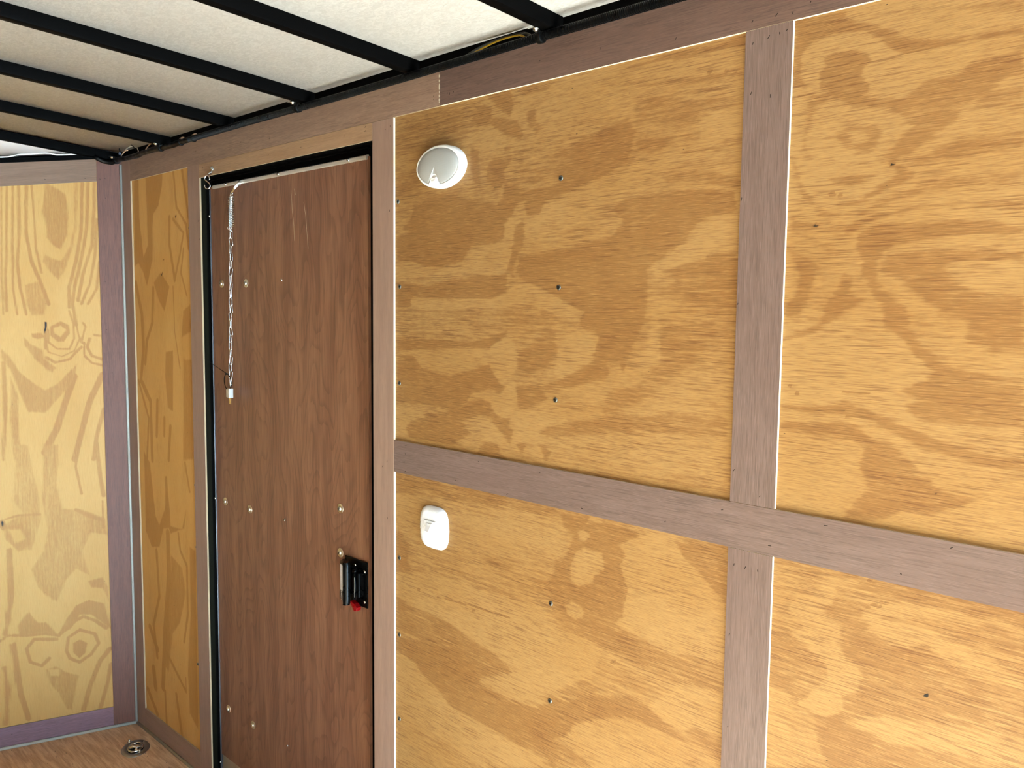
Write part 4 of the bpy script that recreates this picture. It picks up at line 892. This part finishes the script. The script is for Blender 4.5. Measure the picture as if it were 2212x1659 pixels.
m = MB(LO); tilt = lambda x: DY - 0.014 - 0.0085 - (x+1.7100)/(1.7100-1.6870)*0.0065 - 0.00035
q = []; xs0, xs1, z0, z1 = -1.7085, -1.6905, 0.7905, 0.8555
ids = [m.vert((x, tilt(x), z)) for x, z in ((xs0, z0), (xs1, z0), (xs1, z1), (xs0, z1))]; ids2 = [m.vert((x, tilt(x)+0.0003, z)) for x, z in ((xs0, z0), (xs1, z0), (xs1, z1), (xs0, z1))]
m.face(ids, 0, [(z0, xs0), (z0, xs1), (z1, xs1), (z1, xs0)]); m.face(ids2[::-1])
for k in range(4): m.face((ids[k], ids[(k+1) % 4], ids2[(k+1) % 4], ids2[k]))
o = m.build('notice_sticker', M['sticker'], la); o['label'] = 'white sticker with fine grey print'
cu = bpy.data.curves.new('notice_text', 'FONT'); cu.body = 'NOTICE'; cu.size = 0.0085; cu.space_character = 0.8; cu.extrude = 0.0001; cu.align_x = 'LEFT'; cu.align_y = 'CENTER'; cu.materials.append(M['textwhite'])
o = bpy.data.objects.new('notice_text', cu); COL.objects.link(o); o.parent = la; o['label'] = 'white word NOTICE printed below the sticker'
o.location = Vector((-1.7000, tilt(-1.7000)-0.0001, 0.7655)) - LO
o.rotation_euler = Matrix((Vector((0, 0, 1)), Vector((-1, 0.2826, 0)).normalized(), Vector((-0.2826, -1, 0)).normalized())).transposed().to_euler()
cu.size = 0.0078
m = MB(LO); rp = [(-1.6760, 0.7690), (-1.6580, 0.7640), (-1.6480, 0.7560), (-1.6500, 0.7475), (-1.6600, 0.7445), (-1.6760, 0.7640)]
m.prism(rp, lambda a, c, h: (a, DY-0.014-h, c), -0.010, 0.004); add_bevel(m.build('red_lever', M['red'], la), 0.0012)
for x, z in ((-1.6715, 0.8560), (-1.6335, 0.8480), (-1.6335, 0.7720)): put('dome_rivet', SMALL, la, x, DY-0.0044, z)

# ------------------------------------------------------------------ door chain with spring
chx, chz = -2.2250, 1.8360
ch = empty('door_chain', (chx, 0.020, chz), 'zinc door check chain with compression spring hanging on the door', 'chain')
m = MB(ch.location)
m.box(-2.216, -2.203, DY-0.0058, DY-0.0042, 1.829, 1.844)
q = MB(ch.location)
pa = [(-2.2035, DY-0.0060, 1.836), (-2.203, DY-0.014, 1.829), (-2.2120, DY-0.020, 1.819), (-2.2240, DY-0.020, 1.811), (-2.2330, DY-0.018, 1.8085)]
for k in range(len(pa)-1):
    A, B = Vector(pa[k]), Vector(pa[k+1]); wa, wb = 0.0052-0.0006*k, 0.0052-0.0006*(k+1); sd = Vector((0.45, -0.3, 0.84)) if k else Vector((0, 0, 1)); sd = sd.normalized(); th = Vector((0, -0.0014, 0))
    ids = [m.vert(p) for p in (A-sd*wa, A+sd*wa, B+sd*wb, B-sd*wb, A-sd*wa+th, A+sd*wa+th, B+sd*wb+th, B-sd*wb+th)]
    for f4 in ((0, 1, 2, 3), (7, 6, 5, 4), (0, 4, 5, 1), (1, 5, 6, 2), (2, 6, 7, 3), (3, 7, 4, 0)): m.face([ids[i] for i in f4])
m.lathe([(0.0034, -0.0008), (0.0055, -0.0008), (0.0055, 0.0008), (0.0034, 0.0008)], (-2.2345, DY-0.017, 1.8090), (0.3, -0.9, 0.3), 14, cap=False)
m.build('bracket', M['zinc'], ch)
for x, z in ((-2.2125, 1.8400), (-2.2070, 1.8335)): put('screw', SMALL, ch, x, DY-0.0056, z)
SX = lambda z: -2.2414 + (-2.2667+2.2414)*(1.8165-z)/(1.8165-1.2105); SY = 0.0150
m = MB(ch.location); hp = []; turns = 17; zt0, zb0 = 1.8010, 1.7150
for k in range(turns*14+1):
    a = 2*PI*k/14; z = zt0 + (zb0-zt0)*k/(turns*14); rr_ = 0.0088*(1-0.25*(abs(k/(turns*14)-0.5)*2)**12); hp.append((SX(z)+rr_*math.cos(a), SY+rr_*math.sin(a), z))
m.tube(hp, 0.00085, 6); m.build('spring_coil', M['zinc'], ch)
m = MB(ch.location)
for sg in (-1, 1):
    p = [(SX(1.8095)+sg*0.0008, SY, 1.8105), (SX(1.806)+sg*0.0040, SY, 1.806), (SX(1.80)+sg*0.0052, SY, 1.799), (SX(1.72)+sg*0.0048, SY, 1.716), (SX(1.712)+sg*0.0075, SY-0.002, 1.7090), (SX(1.712)+sg*0.0112, SY-0.003, 1.7085), (SX(1.712)+sg*0.0128, SY-0.003, 1.7125), (SX(1.712)+sg*0.0115, SY-0.003, 1.7150)]
    m.tube(p, 0.00125, 7)
    p = [(SX(1.72), SY+sg*0.0042, 1.797), (SX(1.72), SY+sg*0.0046, 1.76), (SX(1.71), SY+sg*0.0036, 1.712), (SX(1.705), SY+sg*0.0028, 1.705), (SX(1.70), SY, 1.7020)]
    m.tube(p, 0.00115, 7)
m.tube([(SX(1.79)+0.006*math.cos(a), SY+0.006*math.sin(a), 1.7985) for a in [2*PI*k/16 for k in range(16)]], 0.0012, 6, closed=True)
m.build('draw_bar', M['zinc'], ch)
m = MB(); R_, Ls = 0.0044, 0.0078; st = []
for k in range(10): a = PI*k/9; st.append((R_*math.cos(a), 0, Ls+R_*math.sin(a)))
for k in range(10): a = PI+PI*k/9; st.append((R_*math.cos(a), 0, -Ls+R_*math.sin(a)))
m.tube(st, 0.00118, 7, closed=True); link_me = m.mesh('chain_link', M['zinc'])
tw = 0.35; z = 1.6945; k = 0
while z > 1.262:
    o = bpy.data.objects.new('chain_link', link_me); COL.objects.link(o); o.parent = ch
    o.location = Vector((SX(z)+0.0012*math.sin(k*2.7), SY+0.0008*math.cos(k*1.9), z)) - ch.location
    tw += PI/2 + 0.38*math.sin(k*1.73); o.rotation_euler = (0.0, 0.13*math.sin(k*2.1), tw); z -= 0.0212; k += 1
zlast = z + 0.0212
# grey block and its two keys, held by the tie
kx, kz = -2.2665, 1.2395
kb = empty('key_block', (kx, 0.0135, kz), 'small grey metal block with two brass keys hanging at the chain end', 'key holder')
m = MB(kb.location); m.box(kx-0.0098, kx+0.0005, 0.0065, 0.0205, kz-0.013, kz+0.0125); m.box(kx+0.0012, kx+0.0105, 0.0050, 0.0190, kz-0.014, kz+0.0135); add_bevel(m.build('block', M['greymetal'], kb), 0.0012)
for dx in (-0.0040, 0.0035):
    m = MB(kb.location); px = kx+dx; pr = [(-0.0018, 0), (0.0018, 0), (0.0018, -0.006), (0.0011, -0.0075), (0.0018, -0.009), (0.0010, -0.0115), (0.0016, -0.013), (0.0009, -0.0155), (0.0013, -0.018), (0, -0.0205), (-0.0018, -0.0185)]
    m.prism(pr, lambda a, c, h: (px+a, 0.0135+h, kz-0.0125+c), -0.0009, 0.0009); m.build('key', M['brass'], kb)
zt_ = empty('zip_tie', (-2.275, 0.012, 1.290), 'thin black cable tie stretched from the door jamb to the chain end', 'cable tie')
m = MB(zt_.location); m.tube([(V4+0.0012, 0.0225, 1.3215), (-2.372, 0.019, 1.3150), (-2.32, 0.013, 1.3050), (-2.2775, 0.0095, 1.2960)], [0.0008, 0.0009, 0.0010, 0.0012], 6); m.build('tail', M['ziptie'], zt_)
m = MB(zt_.location); m.box(-2.2800, -2.2735, 0.0065, 0.0125, 1.2920, 1.2975); add_bevel(m.build('tie_head', M['ziptie'], zt_), 0.0008)
lp = []
for k in range(28):
    a = PI/2 + 2*PI*k/28; lp.append((-2.2690 + 0.0125*math.cos(a) - 0.004*math.sin(a), 0.0085 + 0.004*math.cos(a), 1.2715 + 0.0235*math.sin(a)))
m = MB(zt_.location); m.tube(lp, 0.0012, 6, closed=True); m.build('loop', M['ziptie'], zt_)
# S hook on the header
hk = empty('s_hook', (-2.3150, -0.004, 1.880), 'zinc S hook on a small bracket above the hinge side of the door', 'hook')
m = MB(hk.location); m.box(-2.3245, -2.3130, -0.0016, 0.0, 1.8740, 1.8905)
pa = [(-2.3165, -0.001, 1.8760), (-2.3150, -0.006, 1.8710), (-2.3195, -0.013, 1.8650), (-2.3260, -0.015, 1.8600), (-2.3320, -0.015, 1.8570)]
for k in range(len(pa)-1):
    A, B = Vector(pa[k]), Vector(pa[k+1]); wa, wb = 0.0048-0.0005*k, 0.0048-0.0005*(k+1); sd = Vector((0.75, -0.1, 0.6)).normalized() if k else Vector((1, 0, 0)); th = Vector((0, -0.0014, 0.0004))
    ids = [m.vert(p) for p in (A-sd*wa, A+sd*wa, B+sd*wb, B-sd*wb, A-sd*wa+th, A+sd*wa+th, B+sd*wb+th, B-sd*wb+th)]
    for f4 in ((0, 1, 2, 3), (7, 6, 5, 4), (0, 4, 5, 1), (1, 5, 6, 2), (2, 6, 7, 3), (3, 7, 4, 0)): m.face([ids[i] for i in f4])
m.build('bracket', M['zinc'], hk)
for x, z in ((-2.3215, 1.8860), (-2.3160, 1.8815)): put('screw', SMALL, hk, x, -0.0015, z)
m = MB(hk.location); e1 = Vector((0.80, 0.55, 0.0)); c0 = Vector((-2.3180, -0.0170, 1.8455)); S_ = []
for k in range(15): a = math.radians(-30 + 230*k/14); S_.append(c0 + e1*(0.0078*math.cos(a)) + Vector((0, 0, 0.0085 + 0.0088*math.sin(a))))
for k in range(1, 17): a = math.radians(70 - 265*k/16); S_.append(c0 + e1*(0.0004+0.0086*math.cos(a)) + Vector((0, 0, -0.0115 + 0.0092*math.sin(a))))
m.tube(S_, 0.00165, 8); m.build('hook', M['zinc'], hk)

# ------------------------------------------------------------------ dome light
lx, lz = -1.3250, 1.7812
dl = empty('dome_light', (lx, 0.005, lz), 'oval white dome light with frosted lens on the plywood', 'light fixture')
def oval_rings(m, secs, seg=56, mi=0, sm=True, cap=True):
    R = []
    for a, c, y in secs: R.append([m.vert((lx + a*math.cos(2*PI*k/seg), y, lz + c*math.sin(2*PI*k/seg))) for k in range(seg)])
    for i in range(len(R)-1):
        for k in range(seg): q = (k+1) % seg; m.face((R[i][k], R[i][q], R[i+1][q], R[i+1][k]), mi, None, sm)
    if cap: m.face(R[-1], mi, None, sm)
    return R
BA, BC = 0.0705, 0.0437
m = MB(dl.location); oval_rings(m, [(BA, BC, 0.005), (BA, BC, -0.004), (BA-0.0010, BC-0.0010, -0.0095), (BA-0.0030, BC-0.0030, -0.0125), (BA-0.0056, BC-0.0056, -0.0135), (BA-0.0068, BC-0.0068, -0.0128), (BA-0.0072, BC-0.0072, -0.0105)])
m.build('housing', M['white'], dl)
m = MB(dl.location); seg = 72; LA, LC = BA-0.0070, BC-0.0070
def lens_edge(k):
    x, z = LA*math.cos(2*PI*k/seg), LC*math.sin(2*PI*k/seg)
    bump_ = 0.0195*math.exp(-((x+0.0085)/0.0125)**4) if z < 0 else 0.0
    return x, z + bump_
Rg = []
for f_, y in ((1.0, -0.0112), (0.99, -0.0132), (0.93, -0.0152), (0.75, -0.0172), (0.45, -0.0186), (0.15, -0.0192)):
    Rg.append([m.vert((lx + lens_edge(k)[0]*f_, y, lz + lens_edge(k)[1]*f_ + (1-f_)*0.004)) for k in range(seg)])
for i in range(len(Rg)-1):
    for k in range(seg): q = (k+1) % seg; m.face((Rg[i][k], Rg[i][q], Rg[i+1][q], Rg[i+1][k]), 0, None, True)
m.face(Rg[-1], 0, None, True); m.build('lens', M['lens'], dl)
sw = MB(dl.location); pr = []
for k in range(25):
    x = -0.0235 + 0.030*k/24; top = -0.0355 + 0.0195*math.exp(-((x+0.0085)/0.0112)**4); pr.append((x, top))
pr += [(0.0065, -0.0385), (-0.0085, -0.0400), (-0.0235, -0.0380)]
sw.prism(pr, lambda a, c, h: (lx+a, h, lz+c), -0.0105, -0.0142); arch = [(lx+a, -0.0146, lz+c) for a, c in pr[:25]]; sw.tube(arch, 0.0013, 8)
o = sw.build('switch_cove', M['white'], dl)
m = MB(dl.location); m.box(lx-0.0150, lx-0.0025, -0.0176, -0.0140, lz-0.0325, lz-0.0235); add_bevel(m.build('rocker', M['white'], dl), 0.0006)
o = m = MB(dl.location); m.box(lx-0.0020, lx+0.0010, -0.0185, -0.0140, lz-0.0340, lz-0.0225); add_bevel(m.build('rocker_guard', M['white'], dl), 0.0008)
m = MB(dl.location)
m.lathe([(0.0007, 0), (0.0013, 0.0001), (0.0013, 0.0002), (0.0007, 0.0002)], (lx-0.0112, -0.0176, lz-0.0278), (0, -1, 0), 12, cap=False); m.box(lx-0.0070, lx-0.0052, -0.0178, -0.0176, lz-0.0285, lz-0.0271)
m.build('switch_mark', M['dark'], dl)

# ------------------------------------------------------------------ light switch
sx_, sz_ = -1.3485, 1.0163
ls = empty('light_switch', (sx_, 0.005, sz_), 'white rocker light switch with rounded plate below the level strip', 'switch')
def plate_ring(m, hw, hh, y, seg=64, cx=sx_):
    o = []
    for k in range(seg):
        a = 2*PI*k/seg; c, s_ = math.cos(a), math.sin(a); n_ = 5.0
        x = hw*math.copysign(abs(c)**(2/n_), c); z = hh*math.copysign(abs(s_)**(2/n_), s_)
        x *= 1 - 0.16*(z/hh)**2; z *= 1 - 0.05*(x/hw)**2; o.append(m.vert((cx + x, y, sz_ + z)))
    return o
m = MB(ls.location); HW, HH = 0.0450, 0.0465
Rg = [plate_ring(m, HW, HH, 0.005), plate_ring(m, HW, HH, 0.0022), plate_ring(m, HW-0.0008, HH-0.0008, -0.0005), plate_ring(m, HW-0.0035, HH-0.0030, -0.0035), plate_ring(m, HW-0.0100, HH-0.0070, -0.0062), plate_ring(m, HW-0.0130, HH-0.0100, -0.0066), plate_ring(m, 0.012, 0.012, -0.0068)]
for i in range(len(Rg)-1):
    for k in range(64): q = (k+1) % 64; m.face((Rg[i][k], Rg[i][q], Rg[i+1][q], Rg[i+1][k]), 0, None, True)
m.face(Rg[-1], 0, None, True); m.build('cover_plate', M['white_cool'], ls)
cx = sx_-0.0035
m = MB(ls.location); m.box(cx-0.0185, cx+0.0185, -0.0070, -0.0045, sz_-0.0170, sz_+0.0165); m.build('insert_gap', M['greymetal'], ls)
m = MB(ls.location); m.box(cx-0.0181, cx+0.0181, -0.0090, -0.0045, sz_-0.0166, sz_+0.0161); add_bevel(m.build('insert', M['white_cool'], ls), 0.0007)
m = MB(ls.location); m.box(cx-0.0085, cx-0.0072, -0.0102, -0.0085, sz_-0.0115, sz_+0.0105); m.box(cx+0.0068, cx+0.0092, -0.0125, -0.0085, sz_-0.0120, sz_+0.0110); m.build('rocker_frame', M['white_cool'], ls)
m = MB(ls.location); m.prism([(0.0102, -0.0090), (0.0102, -0.0108), (0.0060, -0.0120), (-0.0055, -0.0172), (-0.0078, -0.0165), (-0.0095, -0.0090)], lambda a, c, h: (cx+h, c, sz_+a), -0.0066, 0.0062); add_bevel(m.build('rocker', M['white_cool'], ls), 0.0005)

# ------------------------------------------------------------------ recessed tie-down ring in the floor
dr = empty('tie_down_ring', (-2.788, -0.0800, FZ), 'round zinc recessed tie-down ring in the floor corner', 'tie-down ring', rz=math.radians(-28))
m = MB(); seg = 40
def pan(a, c, z): return [m.vert((a*math.cos(2*PI*k/seg)*(1+0.05*math.cos(4*PI*k/seg)), c*math.sin(2*PI*k/seg), z)) for k in range(seg)]
R = [pan(0.056, 0.045, 0.0004), pan(0.0545, 0.0435, 0.0030), pan(0.046, 0.036, 0.0042), pan(0.037, 0.029, 0.0036), pan(0.034, 0.026, 0.0008)]
for i in range(len(R)-1):
    for k in range(seg): q = (k+1) % seg; m.face((R[i][k], R[i][q], R[i+1][q], R[i+1][k]), 0, None, True)
m.face(R[-1], 1); m.build('pan', [M['steelpan'], M['dark']], dr)
m = MB(); m.tube([(0.030*math.cos(a), 0.0225*math.sin(a), 0.0052+0.0015*math.sin(a)) for a in [2*PI*k/28 for k in range(28)]], 0.0034, 8, closed=True); m.build('ring', M['zinc'], dr)
m = MB(); pr = [(-0.0105, 0.003), (-0.0100, 0.0078), (-0.005, 0.0112), (0.003, 0.0116), (0.0085, 0.0090), (0.0105, 0.004), (0.0085, 0.003), (0.0065, 0.0075), (0.002, 0.0098), (-0.0045, 0.0094), (-0.0082, 0.0066), (-0.0085, 0.003)]
m.prism(pr, lambda a, c, h: (a-0.004, h, c), -0.021, 0.019, 0, True); m.build('clamp_bar', M['zinc'], dr)
bm_ = MB(); bm_.lathe([(0.0062, 0), (0.0062, 0.0012), (0.0034, 0.0014), (0.0034, 0.0080), (0.0026, 0.0095), (0, 0.0095)], (0, 0, 0), (0, 0, 1), 10); bme = bm_.mesh('bolt', M['zinc'])
for x, y in ((-0.046, -0.024), (0.034, 0.017), (0.012, 0.004)):
    o = bpy.data.objects.new('bolt', bme); COL.objects.link(o); o.parent = dr; o.location = (x, y, 0.0032)
bh = MB(); bh.lathe([(0.0032, 0), (0, 0.0001)], (0, 0, 0), (0, 0, 1), 10); bhe = bh.mesh('bolt_hole', M['dark'])
for x, y in ((-0.038, 0.018), (-0.0437, -0.0234)):
    o = bpy.data.objects.new('bolt_hole', bhe); COL.objects.link(o); o.parent = dr; o.location = (x, y, 0.0043)
